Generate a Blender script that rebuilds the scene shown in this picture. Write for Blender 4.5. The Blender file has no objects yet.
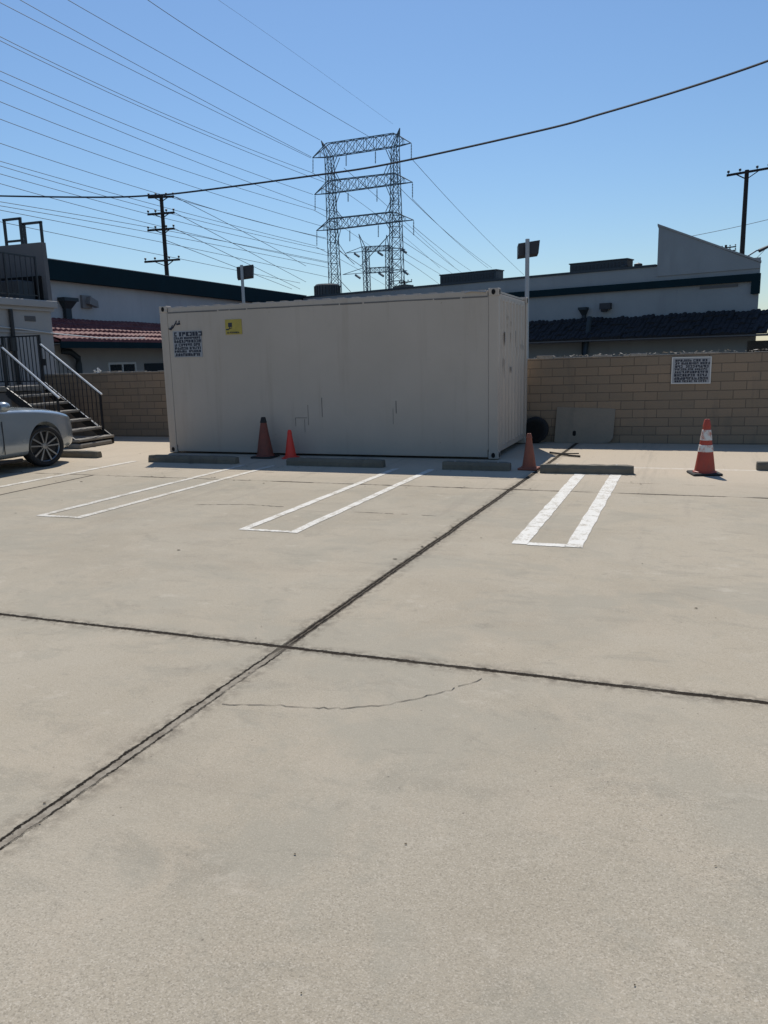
import bpy, math, random
from mathutils import Vector, Matrix
R = math.radians
random.seed(11)
SC = bpy.context.scene
COL = SC.collection

# ------------------------------------------------------------------ camera and survey frame
# world frame: +X along the container, +Y away towards the block wall, metres
F_PX, PITCH, ROLL, EYE = 789.56, 0.19310, -0.025417, 1.608
YAW = 0.3615
W_, H_ = 768, 1024
def turn(v):
    c, s = math.cos(YAW), math.sin(YAW)
    return Vector((v[0]*c - v[1]*s, v[0]*s + v[1]*c, v[2]))
_f = Vector((0, math.cos(PITCH), -math.sin(PITCH)))
_r = Vector((1, 0, 0)); _u = _r.cross(_f)
CR = turn(_r*math.cos(ROLL) + _u*math.sin(ROLL))
CU = turn(-_r*math.sin(ROLL) + _u*math.cos(ROLL))
CF = turn(_f)
CP = Vector((0, 0, EYE))
def ray(x, y):
    return CF + CR*((x - W_/2)/F_PX) + CU*((H_/2 - y)/F_PX)
def far_point(x, y, d):                      # survey sight line at horizontal distance d ahead
    v = ray(x, y); hf = turn((0, 1, 0))
    return CP + v*(d/v.dot(hf))
def plan(lat, fwd):
    return turn((lat, fwd, 0))

class Facade:
    """a vertical plane through two plan points: u runs along it, z is up, off comes towards the lot"""
    def __init__(s, A, B):
        s.A = Vector((A[0], A[1], 0)); B = Vector((B[0], B[1], 0))
        s.len = (B - s.A).length
        s.e = (B - s.A).normalized()
        n = Vector((s.e.y, -s.e.x, 0))
        if n.dot(-s.A) < 0: n = -n
        s.n = n
    def on(s, x, y, off=0):
        d = ray(x, y); A = s.A + s.n*off
        t = ((A - CP).dot(s.n))/d.dot(s.n)
        P = CP + d*t
        return ((P - s.A).dot(s.e), P.z)
    def w(s, u, z, off=0):
        return s.A + s.e*u + Vector((0, 0, z)) + s.n*off

# ------------------------------------------------------------------ mesh builder
class MB:
    def __init__(s): s.v = []; s.f = []; s.mi = []
    def add(s, vs, fs, m=0):
        o = len(s.v); s.v += [Vector(p) for p in vs]
        s.f += [tuple(i + o for i in q) for q in fs]; s.mi += [m]*len(fs); return s
    def box(s, x0, x1, y0, y1, z0, z1, m=0, b=0.0, rz=0.0):
        cx, cy = (x0+x1)/2, (y0+y1)/2
        if b <= 0:
            vs = [(x, y, z) for z in (z0, z1) for x, y in ((x0, y0), (x1, y0), (x1, y1), (x0, y1))]
            fs = [(0,3,2,1), (4,5,6,7), (0,1,5,4), (1,2,6,5), (2,3,7,6), (3,0,4,7)]
        else:
            b = min(b, (x1-x0)*.45, (y1-y0)*.45, (z1-z0)*.45)
            def ring(i, z):
                return [(x0+i+b,y0+i,z),(x1-i-b,y0+i,z),(x1-i,y0+i+b,z),(x1-i,y1-i-b,z),(x1-i-b,y1-i,z),(x0+i+b,y1-i,z),(x0+i,y1-i-b,z),(x0+i,y0+i+b,z)]
            vs = ring(b*.7, z0) + ring(0, z0+b) + ring(0, z1-b) + ring(b*.7, z1)
            fs = [tuple(range(7, -1, -1)), tuple(range(24, 32))]
            for k in range(3):
                for i in range(8):
                    j = (i+1) % 8
                    fs.append((k*8+i, k*8+j, k*8+8+j, k*8+8+i))
        if rz:
            c, q = math.cos(rz), math.sin(rz)
            vs = [(cx+(x-cx)*c-(y-cy)*q, cy+(x-cx)*q+(y-cy)*c, z) for x, y, z in vs]
        return s.add(vs, fs, m)
    def bar(s, p, q, r, n=4, m=0, r2=None, cap=True):
        p, q = Vector(p), Vector(q); d = (q - p)
        if d.length < 1e-6: return s
        d.normalize(); a = Vector((0, 0, 1)) if abs(d.z) < .9 else Vector((1, 0, 0))
        x = d.cross(a).normalized(); y = d.cross(x)
        r2 = r if r2 is None else r2
        vs = []
        for P, rr in ((p, r), (q, r2)):
            for i in range(n):
                t = 2*math.pi*(i+.5)/n
                vs.append(P + (x*math.cos(t) + y*math.sin(t))*rr)
        fs = [(i, (i+1) % n, n+(i+1) % n, n+i) for i in range(n)]
        if cap: fs += [tuple(range(n-1, -1, -1)), tuple(range(n, 2*n))]
        return s.add(vs, fs, m)
    def tube(s, pts, r, n=6, m=0):
        pts = [Vector(p) for p in pts]; vs = []; fs = []
        for i, P in enumerate(pts):
            d = (pts[min(i+1, len(pts)-1)] - pts[max(i-1, 0)]).normalized()
            a = Vector((0, 0, 1)) if abs(d.z) < .95 else Vector((1, 0, 0))
            x = d.cross(a).normalized(); y = d.cross(x)
            for k in range(n):
                t = 2*math.pi*k/n
                vs.append(P + (x*math.cos(t) + y*math.sin(t))*r)
        for i in range(len(pts)-1):
            for k in range(n):
                k2 = (k+1) % n
                fs.append((i*n+k, i*n+k2, (i+1)*n+k2, (i+1)*n+k))
        fs += [tuple(range(n-1, -1, -1)), tuple((len(pts)-1)*n + k for k in range(n))]
        return s.add(vs, fs, m)
    def prism(s, poly, vec, m=0):
        poly = [Vector(p) for p in poly]; vec = Vector(vec); n = len(poly)
        vs = poly + [p + vec for p in poly]
        fs = [tuple(range(n-1, -1, -1)), tuple(range(n, 2*n))] + [(i, (i+1) % n, n+(i+1) % n, n+i) for i in range(n)]
        return s.add(vs, fs, m)
    def fbox(s, F, u0, u1, z0, z1, o0, o1, m=0):
        return s.prism([F.w(u0, z0, o0), F.w(u1, z0, o0), F.w(u1, z1, o0), F.w(u0, z1, o0)], F.n*(o1-o0), m)
    def lathe(s, c, prof, n=28, m=0, axis='z', wob=0.0, closed=False):
        c = Vector(c); vs = []; fs = []
        for (r, z) in prof:
            for k in range(n):
                t = 2*math.pi*k/n
                rr = r*(1 + wob*math.sin(3*t + z*9))
                a, b = rr*math.cos(t), rr*math.sin(t)
                vs.append(c + (Vector((a, b, z)) if axis == 'z' else Vector((z, a, b)) if axis == 'x' else Vector((a, z, b))))
        L = len(prof)
        for i in range(L-1 if not closed else L):
            for k in range(n):
                k2 = (k+1) % n; j = (i+1) % L
                fs.append((i*n+k, i*n+k2, j*n+k2, j*n+k))
        if not closed:
            if prof[0][0] > 1e-4: fs.append(tuple(range(n-1, -1, -1)))
            if prof[-1][0] > 1e-4: fs.append(tuple((L-1)*n+k for k in range(n)))
        return s.add(vs, fs, m)
    def build(s, name, mats, parent=None, smooth=False, angle=35, fix=True):
        me = bpy.data.meshes.new(name)
        org = Vector((0, 0, 0))
        if parent is None:
            xs = [p.x for p in s.v]; ys = [p.y for p in s.v]; zs = [p.z for p in s.v]
            org = Vector(((min(xs)+max(xs))/2, (min(ys)+max(ys))/2, min(zs)))
        else:
            q = parent
            while q is not None:
                org = org + Vector(q.location); q = q.parent
        me.from_pydata([tuple(p - org) for p in s.v], [], s.f)
        if not isinstance(mats, (list, tuple)): mats = [mats]
        for m in mats: me.materials.append(m)
        if len(mats) > 1: me.polygons.foreach_set('material_index', s.mi)
        me.validate()
        if fix:
            import bmesh
            b = bmesh.new(); b.from_mesh(me); bmesh.ops.recalc_face_normals(b, faces=b.faces); b.to_mesh(me); b.free()
        if smooth:
            me.polygons.foreach_set('use_smooth', [True]*len(me.polygons))
            try: me.set_sharp_from_angle(angle=R(angle))
            except Exception: pass
        me.update()
        o = bpy.data.objects.new(name, me); COL.objects.link(o)
        if parent is None: o.location = org
        else: o.parent = parent
        return o

def tag(o, label=None, cat=None, group=None, kind=None):
    if label: o['label'] = label
    if cat: o['category'] = cat
    if group: o['group'] = group
    if kind: o['kind'] = kind
    return o
def thing(name, loc, label, cat, group=None):
    o = bpy.data.objects.new(name, None); o.empty_display_size = .2
    COL.objects.link(o); o.location = Vector(loc)
    return tag(o, label, cat, group)

# ------------------------------------------------------------------ materials
class NT:
    def __init__(s, name):
        s.m = bpy.data.materials.new(name); s.m.use_nodes = True
        s.t = s.m.node_tree; s.n = s.t.nodes; s.bsdf = s.n['Principled BSDF']; s._p = None
    def new(s, ty, ins=None, **kw):
        n = s.n.new(ty)
        for k, v in kw.items(): setattr(n, k, v)
        for k, v in (ins or {}).items(): s.set(n.inputs[k], v)
        return n
    def set(s, sock, v):
        if isinstance(v, bpy.types.NodeSocket): s.t.links.new(v, sock)
        elif isinstance(v, (tuple, list)) and len(v) == 3 and sock.type == 'RGBA': sock.default_value = (*v, 1)
        else: sock.default_value = v
    def pos(s):
        if s._p is None: s._p = s.new('ShaderNodeNewGeometry').outputs['Position']
        return s._p
    def mapv(s, scale=(1,1,1), rot=(0,0,0), loc=(0,0,0), src=None):
        return s.new('ShaderNodeMapping', {'Vector': src or s.pos(), 'Scale': scale, 'Rotation': rot, 'Location': loc}).outputs[0]
    def noise(s, scale, detail=4, rough=.55, vec=None, out='Fac', dist=0):
        n = s.new('ShaderNodeTexNoise', {'Vector': vec or s.pos(), 'Scale': scale, 'Detail': detail, 'Roughness': rough, 'Distortion': dist})
        return n.outputs[out]
    def math(s, op, a, b=None, c=None, clamp=False):
        n = s.new('ShaderNodeMath', operation=op); n.use_clamp = clamp
        s.set(n.inputs[0], a)
        if b is not None: s.set(n.inputs[1], b)
        if c is not None: s.set(n.inputs[2], c)
        return n.outputs[0]
    def ramp(s, fac, lo, hi, a=0.0, b=1.0):
        n = s.new('ShaderNodeMapRange', {'Value': fac, 'From Min': lo, 'From Max': hi, 'To Min': a, 'To Max': b}); n.clamp = True
        return n.outputs[0]
    def mix(s, fac, a, b, mode='MIX'):
        n = s.new('ShaderNodeMix', data_type='RGBA', blend_type=mode)
        s.set(n.inputs[0], fac); s.set(n.inputs[6], a); s.set(n.inputs[7], b)
        return n.outputs[2]
    def xyz(s, src=None):
        return s.new('ShaderNodeSeparateXYZ', {0: src or s.pos()}).outputs
    def bump(s, h, strength=.3, dist=.01, prev=None):
        ins = {'Height': h, 'Strength': strength, 'Distance': dist}
        if prev: ins['Normal'] = prev
        return s.new('ShaderNodeBump', ins).outputs[0]
    def done(s, col, rough=.7, metal=0.0, normal=None, spec=None, coat=None):
        s.set(s.bsdf.inputs['Base Color'], col); s.set(s.bsdf.inputs['Roughness'], rough); s.set(s.bsdf.inputs['Metallic'], metal)
        if normal: s.set(s.bsdf.inputs['Normal'], normal)
        if spec is not None: s.bsdf.inputs['Specular IOR Level'].default_value = spec
        if coat: s.bsdf.inputs['Coat Weight'].default_value = coat; s.bsdf.inputs['Coat Roughness'].default_value = .05
        return s.m

def worn(name, col, rough=.7, metal=0.0, var=.18, scale=3.0, fine=40.0, bump=.15, dirt=None, dirt_amt=.35, spec=None, coat=None):
    k = NT(name)
    a = k.noise(scale, 6, .6); b = k.noise(fine, 3, .6)
    v = k.math('ADD', k.math('MULTIPLY', a, .7), k.math('MULTIPLY', b, .3))
    c = k.mix(k.ramp(v, .3, .7), tuple(x*(1-var) for x in col), tuple(min(1, x*(1+var)) for x in col))
    if dirt:
        d = k.noise(scale*1.7, 8, .7, vec=k.mapv((1, 1, .35)))
        c = k.mix(k.ramp(d, .52, .72, 0, dirt_amt), c, dirt)
    nm = k.bump(b, bump, .004) if bump else None
    return k.done(c, k.ramp(a, .3, .7, max(0.02, rough-.08), min(1, rough+.08)), metal, nm, spec, coat)

# ---- pavement
def concrete_color(k):
    x, y, z = k.xyz()
    big = k.noise(.22, 5, .55)
    med = k.noise(1.3, 7, .62, vec=k.mapv((1, .8, 1)))
    col = k.mix(k.ramp(big, .35, .65), (.33, .284, .214), (.405, .348, .262))
    col = k.mix(k.ramp(med, .40, .62, 0, .6), col, (.405, .356, .278))
    # every poured slab has its own tone
    cell = k.math('ADD', k.math('MULTIPLY', k.math('FLOOR', k.math('DIVIDE', k.math('ADD', x, 2.05), 6.1)), 1.7), k.math('MULTIPLY', k.math('FLOOR', k.math('DIVIDE', k.math('SUBTRACT', y, 3.8), 5.6)), 2.9))
    tone = k.math('FRACT', k.math('MULTIPLY', k.math('SINE', cell), 43.7))
    col = k.mix(k.math('MULTIPLY', tone, .28), col, (.30, .275, .22))
    # trowelled cement film, with broken edges, where no aggregate shows
    film = k.noise(.62, 10, .66, vec=k.mapv((1, 1.15, 1), loc=(7, 3, 0)), dist=.6)
    film2 = k.noise(1.9, 9, .7, vec=k.mapv((1, 1, 1), loc=(2, -5, 0)), dist=.4)
    smooth = k.math('MAXIMUM', k.ramp(film, .50, .58), k.ramp(film2, .56, .63, 0, .8))
    col = k.mix(k.math('MULTIPLY', smooth, .6), col, (.312, .284, .225))
    blot = k.noise(1.5, 10, .74, vec=k.mapv((1, 1.1, 1), loc=(19, 23, 0)), dist=.8)
    col = k.mix(k.ramp(blot, .52, .60, 0, .42), col, (.405, .345, .262))
    blot2 = k.noise(2.6, 10, .76, vec=k.mapv((.8, 1.5, 1), loc=(-9, 17, 0)), dist=.5)
    col = k.mix(k.ramp(blot2, .54, .62, 0, .42), col, (.262, .238, .188))
    stain = k.noise(.9, 9, .7, vec=k.mapv((.55, 1.6, 1), loc=(-3, 11, 0)))
    col = k.mix(k.ramp(stain, .56, .66, 0, .30), col, (.262, .225, .172))
    spots = k.noise(3.1, 8, .74, vec=k.mapv((1, 1, 1), loc=(31, 8, 0)))
    col = k.mix(k.ramp(spots, .61, .70, 0, .45), col, (.215, .19, .15))
    pale = k.noise(2.3, 9, .72, vec=k.mapv((1, 1.4, 1), loc=(-12, 4, 0)))
    col = k.mix(k.ramp(pale, .59, .69, 0, .45), col, (.50, .445, .36))
    # paler, warmer tone towards the far end, then scuff streaks along the stalls
    far = k.math('ADD', y, k.math('MULTIPLY', k.noise(.8, 3), 1.2))
    col = k.mix(k.ramp(far, 9.6, 11.6, 0, .75), col, (.51, .425, .322))
    scuff = k.noise(1.1, 8, .7, vec=k.mapv((2.4, .16, 1), loc=(4, 2, 0)))
    col = k.mix(k.math('MULTIPLY', k.ramp(scuff, .55, .68, 0, .38), k.ramp(y, 5.5, 8)), col, (.24, .21, .17))
    # exposed aggregate: little stones light and dark
    agg = k.new('ShaderNodeTexVoronoi', {'Vector': k.pos(), 'Scale': 210.0}).outputs['Color']
    av = k.new('ShaderNodeSeparateColor', {0: agg}).outputs[0]
    expo = k.math('MULTIPLY', k.ramp(k.math('ADD', k.math('ADD', k.math('MULTIPLY', y, -.11), k.math('MULTIPLY', x, .10)), k.noise(.6, 6, .6)), .05, .45, .38, 1), .9)
    rough = k.math('MULTIPLY', expo, k.math('SUBTRACT', 1.0, k.math('MULTIPLY', smooth, .55)))
    col = k.mix(k.math('MULTIPLY', k.ramp(av, .72, .97, 0, .62), rough), col, (.15, .128, .10))
    col = k.mix(k.math('MULTIPLY', k.ramp(av, .26, .02, 0, .55), rough), col, (.58, .52, .43))
    g1 = k.noise(170, 2, .6); g2 = k.noise(60, 4, .7); g3 = k.noise(420, 1, .5)
    col = k.mix(k.math('MULTIPLY', k.ramp(g2, .54, .68, 0, .42), rough), col, (.215, .188, .148))
    col = k.mix(k.ramp(g1, .55, .68, 0, .4), col, (.52, .465, .38))
    pit = k.new('ShaderNodeTexVoronoi', {'Vector': k.pos(), 'Scale': 15.0})
    pv = k.new('ShaderNodeSeparateColor', {0: pit.outputs['Color']}).outputs[0]
    col = k.mix(k.math('MULTIPLY', k.ramp(pit.outputs['Distance'], .03, .09, .6, 0), k.math('GREATER_THAN', pv, .84)), col, (.09, .075, .06))
    return col, g1, g2, med

def make_concrete():
    k = NT('sunlit_concrete')
    col, g1, g2, med = concrete_color(k)
    x, y, z = k.xyz()
    n1 = k.math('SUBTRACT', k.noise(9, 6, .7), .5); n2 = k.math('SUBTRACT', k.noise(1.2, 3, .5), .5); n3 = k.noise(2.2, 5, .65); n4 = k.noise(16, 5, .7)
    chip = k.math('SUBTRACT', k.noise(38, 5, .75), .5)
    jag = k.math('ADD', k.math('ADD', k.math('MULTIPLY', n1, .032), k.math('MULTIPLY', n2, .03)), k.math('MULTIPLY', chip, .03))
    # long joint running away from the viewer
    dx = k.math('ADD', k.math('SUBTRACT', x, k.math('ADD', k.math('MULTIPLY', y, .03), -2.178)), jag)
    near = k.ramp(y, 3.6, 3.95, 1, 0)
    adx = k.math('ABSOLUTE', dx)
    grime = k.math('MULTIPLY', k.ramp(adx, .02, .13, .75, 0), k.ramp(n4, .42, .60))
    col = k.mix(grime, col, (.13, .11, .085))
    groove = k.ramp(adx, .022, .028, 1, 0)
    col = k.mix(k.math('MULTIPLY', groove, k.math('MULTIPLY', near, .8)), col, k.mix(k.ramp(n4, .4, .6), (.16, .135, .105), (.33, .29, .23)))
    e1 = k.ramp(k.math('ABSOLUTE', k.math('ADD', dx, .023)), .004, .0085, 1, 0)
    e2 = k.ramp(k.math('ABSOLUTE', k.math('SUBTRACT', dx, .024)), .003, .007, 1, 0)
    edge = k.math('MAXIMUM', k.math('MULTIPLY', e1, k.ramp(n3, .30, .40, .35, 1)), k.math('MULTIPLY', e2, k.ramp(n3, .44, .54, .15, 1)))
    edge = k.math('MULTIPLY', edge, near)
    col = k.mix(edge, col, (.019, .0145, .010))
    farg = k.math('MULTIPLY', k.ramp(adx, .027, .036, 1, 0), k.math('SUBTRACT', 1.0, near))
    col = k.mix(k.math('MULTIPLY', farg, .92), col, k.mix(k.ramp(n4, .42, .58), (.028, .023, .018), (.12, .098, .072)))
    farj = k.math('MULTIPLY', k.math('MAXIMUM', k.ramp(k.math('ABSOLUTE', k.math('ADD', dx, .012)), .004, .009, 1, 0), k.ramp(k.math('ABSOLUTE', k.math('SUBTRACT', dx, .014)), .003, .007, 1, 0)), k.math('SUBTRACT', 1.0, near))
    col = k.mix(farj, col, (.019, .0145, .010))
    # other slab joints on a 6.1 m by 5.6 m grid
    def joint(coord, at, w, stren):
        d = k.math('ABSOLUTE', k.math('ADD', k.math('SUBTRACT', coord, at), jag))
        return k.math('MULTIPLY', k.ramp(d, w*.6, w, 1, 0), stren)
    halo = k.math('MULTIPLY', k.ramp(k.math('ABSOLUTE', k.math('ADD', k.math('SUBTRACT', y, 3.795), jag)), .012, .10, .8, 0), k.ramp(n4, .42, .60))
    col = k.mix(halo, col, (.12, .10, .078))
    j1 = joint(y, 3.795, .0195, k.ramp(n3, .25, .45, .85, 1))
    j2 = joint(y, 9.38, .030, k.ramp(n3, .42, .56, .15, .95))
    j2b = joint(y, 10.15, .02, k.ramp(n3, .5, .62, 0, .5))
    j2c = k.math('MULTIPLY', joint(y, 7.62, .02, k.ramp(k.noise(6, 2), .5, .56, 0, .6)), k.math('MULTIPLY', k.ramp(x, -3.3, -3.1), k.ramp(x, -2.2, -2.1, 1, 0)))
    left = k.ramp(y, 9.36, 9.4, 1, 0)
    j3 = k.math('MULTIPLY', joint(x, -8.15, .03, .9), left)
    j4 = joint(x, 4.05, .022, .85); j5 = joint(y, -1.8, .02, .9)
    for j in (j1, j2, j2b, j2c, j3, j4, j5):
        col = k.mix(j, col, (.024, .018, .012))
    deep = k.math('MAXIMUM', k.math('MAXIMUM', j1, j2), k.math('MAXIMUM', farj, edge))
    # faded cross line behind the stops
    fl = k.math('MULTIPLY', k.ramp(k.math('ABSOLUTE', k.math('SUBTRACT', y, 11.55)), .04, .06, .5, 0), k.math('MULTIPLY', k.ramp(x, -1.2, -1.0), k.ramp(n4, .35, .6)))
    col = k.mix(fl, col, (.68, .65, .58))
    h = k.math('ADD', k.math('MULTIPLY', g1, .5), k.math('MULTIPLY', g2, .8))
    nm = k.bump(h, .5, .005)
    nm = k.bump(k.math('SUBTRACT', 1.0, deep), .9, .015, nm)
    return k.done(col, .92, 0, nm, .1)

def make_line_paint(fade, most=.9):
    k = NT('worn_white_paint')
    col, g1, g2, med = concrete_color(k)
    w = k.noise(7, 8, .72); w2 = k.noise(60, 3, .6)
    v = k.math('ADD', k.math('MULTIPLY', w, .6), k.math('MULTIPLY', w2, .4))
    col = k.mix(k.ramp(v, fade, fade+.09, most, .06), col, (.69, .665, .605))
    return k.done(col, .75, 0, k.bump(g1, .3, .004), .3)

def make_block():
    k = NT('tan_block')
    x, y, z = k.xyz()
    v = k.new('ShaderNodeCombineXYZ', {0: x, 1: k.math('ADD', z, k.math('MULTIPLY', x, -.012)), 2: 0.0}).outputs[0]
    br = k.new('ShaderNodeTexBrick', {'Vector': v, 'Color1': (.325, .235, .158), 'Color2': (.25, .19, .132), 'Mortar': (.135, .105, .08), 'Scale': 1.0,
               'Mortar Size': .007, 'Mortar Smooth': .3, 'Bias': -.1, 'Brick Width': .405, 'Row Height': .152})
    br.offset = .5
    n = k.noise(1.6, 6, .6); f = k.noise(90, 4, .7)
    col = k.mix(k.ramp(n, .3, .7, 0, .5), br.outputs['Color'], (.25, .20, .15))
    col = k.mix(k.ramp(f, .45, .75, 0, .35), col, (.14, .12, .10))
    drip = k.noise(3.2, 7, .65, vec=k.mapv((1, 1, .18)))
    col = k.mix(k.ramp(drip, .55, .72, 0, .45), col, (.13, .112, .096))
    nm = k.bump(k.math('ADD', k.math('MULTIPLY', br.outputs['Fac'], -1.0), k.math('MULTIPLY', f, .3)), .7, .012)
    return k.done(col, .92, 0, nm, .2)

def make_container():
    k = NT('off_white_container_paint')
    x, y, z = k.xyz()
    a = k.noise(.7, 6, .6); b = k.noise(6, 6, .65); st = k.noise(2.6, 7, .66, vec=k.mapv((1.6, 1.6, .12)))
    col = k.mix(k.ramp(a, .3, .7), (.435, .372, .306), (.49, .42, .35))
    col = k.mix(k.ramp(st, .53, .70, 0, .42), col, (.35, .275, .215))
    col = k.mix(k.ramp(b, .62, .78, 0, .35), col, (.35, .295, .235))
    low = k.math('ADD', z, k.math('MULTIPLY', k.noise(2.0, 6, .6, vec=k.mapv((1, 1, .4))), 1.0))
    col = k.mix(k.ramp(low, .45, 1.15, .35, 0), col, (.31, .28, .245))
    scr = k.noise(2.0, 9, .75, vec=k.mapv((14, 14, .5)))
    col = k.mix(k.ramp(scr, .68, .74, 0, .45), col, (.23, .185, .14))
    spot = k.noise(11, 5, .7)
    col = k.mix(k.ramp(spot, .71, .76, 0, .8), col, (.12, .085, .06))
    nm = k.bump(k.noise(1.4, 3, .5), .32, .04)
    nm = k.bump(b, .12, .004, nm)
    return k.done(col, .55, 0, nm, .4)

def make_tile(name, c1, c2, c3):
    k = NT(name)
    a = k.noise(2.2, 6, .65); b = k.noise(14, 4, .6)
    col = k.mix(k.ramp(a, .35, .65), c1, c2)
    col = k.mix(k.ramp(b, .5, .72, 0, .55), col, c3)
    return k.done(col, .75, 0, k.bump(b, .3, .01), .35)

def make_stucco(name, col, dark):
    k = NT(name)
    a = k.noise(.35, 6, .6); b = k.noise(30, 5, .7); st = k.noise(1.4, 7, .66, vec=k.mapv((1, 1, .15)))
    c = k.mix(k.ramp(a, .3, .7), tuple(v*.9 for v in col), tuple(v*1.08 for v in col))
    c = k.mix(k.ramp(st, .54, .76, 0, .5), c, dark)
    return k.done(c, .92, 0, k.bump(b, .4, .01), .2)

def plain(name, col, rough=.6, metal=0.0, spec=None):
    k = NT(name); n = k.noise(8, 4)
    return k.done(k.mix(n, tuple(v*.9 for v in col), tuple(min(1, v*1.1) for v in col)), rough, metal, None, spec)

M = {}
M['concrete'] = make_concrete()
M['paint'] = make_line_paint(.50, .92)
M['paint_mid'] = make_line_paint(.49, .8)
M['paint_faded'] = make_line_paint(.46, .72)
M['block'] = make_block()
M['container'] = make_container()
M['stucco_grey'] = make_stucco('grey_beige_stucco', (.335, .34, .335), (.25, .25, .245))
M['stucco_left'] = make_stucco('warm_grey_stucco', (.38, .36, .34), (.27, .26, .245))
M['stucco_dark'] = make_stucco('dark_grey_stucco', (.15, .145, .145), (.11, .108, .108))
M['stucco_pale'] = make_stucco('pale_grey_stucco', (.46, .45, .44), (.35, .345, .34))
M['trim_teal'] = worn('dark_teal_trim', (.010, .026, .032), .85, var=.25, scale=1.2, spec=.12)
M['slate'] = make_tile('charcoal_roof_tile', (.013, .0125, .015), (.021, .020, .023), (.055, .05, .048))
M['red_tile'] = make_tile('red_roof_tile', (.12, .030, .032), (.19, .062, .06), (.34, .19, .18))
M['black_metal'] = worn('black_painted_steel', (.012, .013, .016), .42, var=.3, bump=.05)
M['rail_metal'] = worn('sunlit_white_handrail', (.72, .72, .70), .3, .15, var=.1, bump=.05)  # white base colour carries the sun catch along the railing tops
M['galv'] = worn('galvanised_steel', (.38, .39, .40), .5, .55, var=.15, bump=.05)
M['lattice'] = worn('hazed_lattice_steel', (.11, .15, .175), .7, .2, var=.2, bump=0)  # steel made paler and bluer, distance haze put into its colour
M['wire'] = plain('dark_cable', (.018, .024, .034), .6)
M['wood_pole'] = worn('creosoted_wood', (.030, .024, .022), .9, var=.3, scale=5)
M['stop'] = worn('weathered_wheel_stop', (.15, .132, .10), .92, var=.22, scale=4, fine=60, bump=.5, dirt=(.06, .053, .04), dirt_amt=.6)
M['cone_orange'] = worn('faded_orange_plastic', (.36, .050, .026), .55, var=.16, scale=6, dirt=(.20, .06, .04), dirt_amt=.55)
M['cone_red'] = worn('bright_red_orange_plastic', (.72, .04, .022), .5, var=.1, scale=6)
M['cone_brown'] = worn('grimy_brown_red_plastic', (.185, .052, .034), .7, var=.22, scale=8, dirt=(.05, .035, .03), dirt_amt=.7)
M['cone_dull'] = worn('sun_faded_dull_orange_plastic', (.24, .072, .04), .65, var=.2, scale=8, dirt=(.13, .06, .04), dirt_amt=.6)
M['cone_black'] = worn('black_rubber', (.022, .021, .02), .85, var=.3, scale=9, bump=.3)
def band_mat():
    k = NT('scuffed_reflective_band')
    n = k.noise(14, 7, .7)
    return k.done(k.mix(k.ramp(n, .5, .64, 0, .85), (.62, .62, .58), (.44, .12, .06)), .5)
M['band'] = band_mat()
M['tyre'] = worn('tyre_rubber', (.014, .014, .015), .8, var=.2, scale=12, bump=.2)
M['car_paint'] = worn('silver_blue_car_paint', (.31, .35, .375), .22, .4, var=.03, scale=3, bump=0, coat=.9)
M['car_dark'] = plain('black_trim_plastic', (.012, .012, .013), .5)
M['alloy'] = worn('machined_alloy', (.30, .30, .30), .35, .8, var=.08, bump=0)
M['alloy_dark'] = plain('dark_alloy', (.03, .03, .032), .4, .6)
M['glass'] = plain('tinted_glass', (.018, .024, .026), .04, 0, .8)
M['lamp_clear'] = plain('headlamp_lens', (.35, .37, .39), .08, .3)
M['tail'] = plain('red_tail_lens', (.25, .01, .012), .15)
M['window_dark'] = plain('dark_window', (.02, .026, .03), .12, 0, .6)
M['white_frame'] = worn('white_window_frame', (.62, .61, .58), .5, var=.08)
M['sign_white'] = worn('dull_white_sign', (.31, .32, .34), .45, var=.1, scale=9, dirt=(.3, .29, .27), dirt_amt=.4)
M['ink'] = plain('dark_ink', (.022, .026, .042), .6)
M['sign_yellow'] = worn('faded_yellow_sign', (.40, .31, .055), .5, var=.12, scale=9)
M['board'] = worn('grey_fibre_board', (.245, .208, .16), .8, var=.12, scale=2.5, dirt=(.155, .135, .108), dirt_amt=.5)
M['tread'] = worn('precast_tread_concrete', (.22, .20, .17), .9, var=.2, scale=6, bump=.4, dirt=(.13, .115, .095))
M['hvac'] = worn('dark_grey_sheet_metal', (.05, .058, .066), .55, .3, var=.15)
M['lamp_box'] = worn('dark_bronze_lamp_housing', (.035, .035, .04), .5, .2, var=.15)
M['lens'] = plain('lamp_glass', (.3, .3, .28), .2)
M['hole'] = plain('black_void', (.006, .006, .006), .95)
M['copper'] = worn('verdigris_dark_copper', (.032, .042, .048), .6, .3, var=.2)
M['mortar'] = worn('broken_mortar', (.34, .30, .25), .95, var=.3, scale=14, bump=.4, dirt=(.10, .09, .08), dirt_amt=.7)
M['leaf'] = worn('dry_leaf', (.075, .055, .03), .9, var=.4, scale=30, bump=0)
M['scratch'] = plain('dark_scuff', (.14, .13, .12), .7)
M['crack'] = plain('crack_dirt', (.055, .048, .04), .95)
M['asphalt'] = worn('yard_asphalt', (.075, .072, .068), .95, var=.25, scale=.5, fine=30)
M['roof_grey'] = worn('flat_roof_membrane', (.25, .25, .24), .9, var=.15)

# ------------------------------------------------------------------ ground
m = MB(); S = 2600
m.add([(-S, -S, -.02), (S, -S, -.02), (S, S, -.02), (-S, S, -.02)], [(0, 1, 2, 3)])
tag(m.build('terrain', M['asphalt'], fix=False), kind='structure')
m = MB()
m.add([(-30, -14, 0), (22, -14, 0), (22, 14.9, 0), (-30, 14.9, 0)], [(0, 1, 2, 3)])
lot = m.build('parking_lot', M['concrete'], fix=False); tag(lot, kind='structure')

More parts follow.
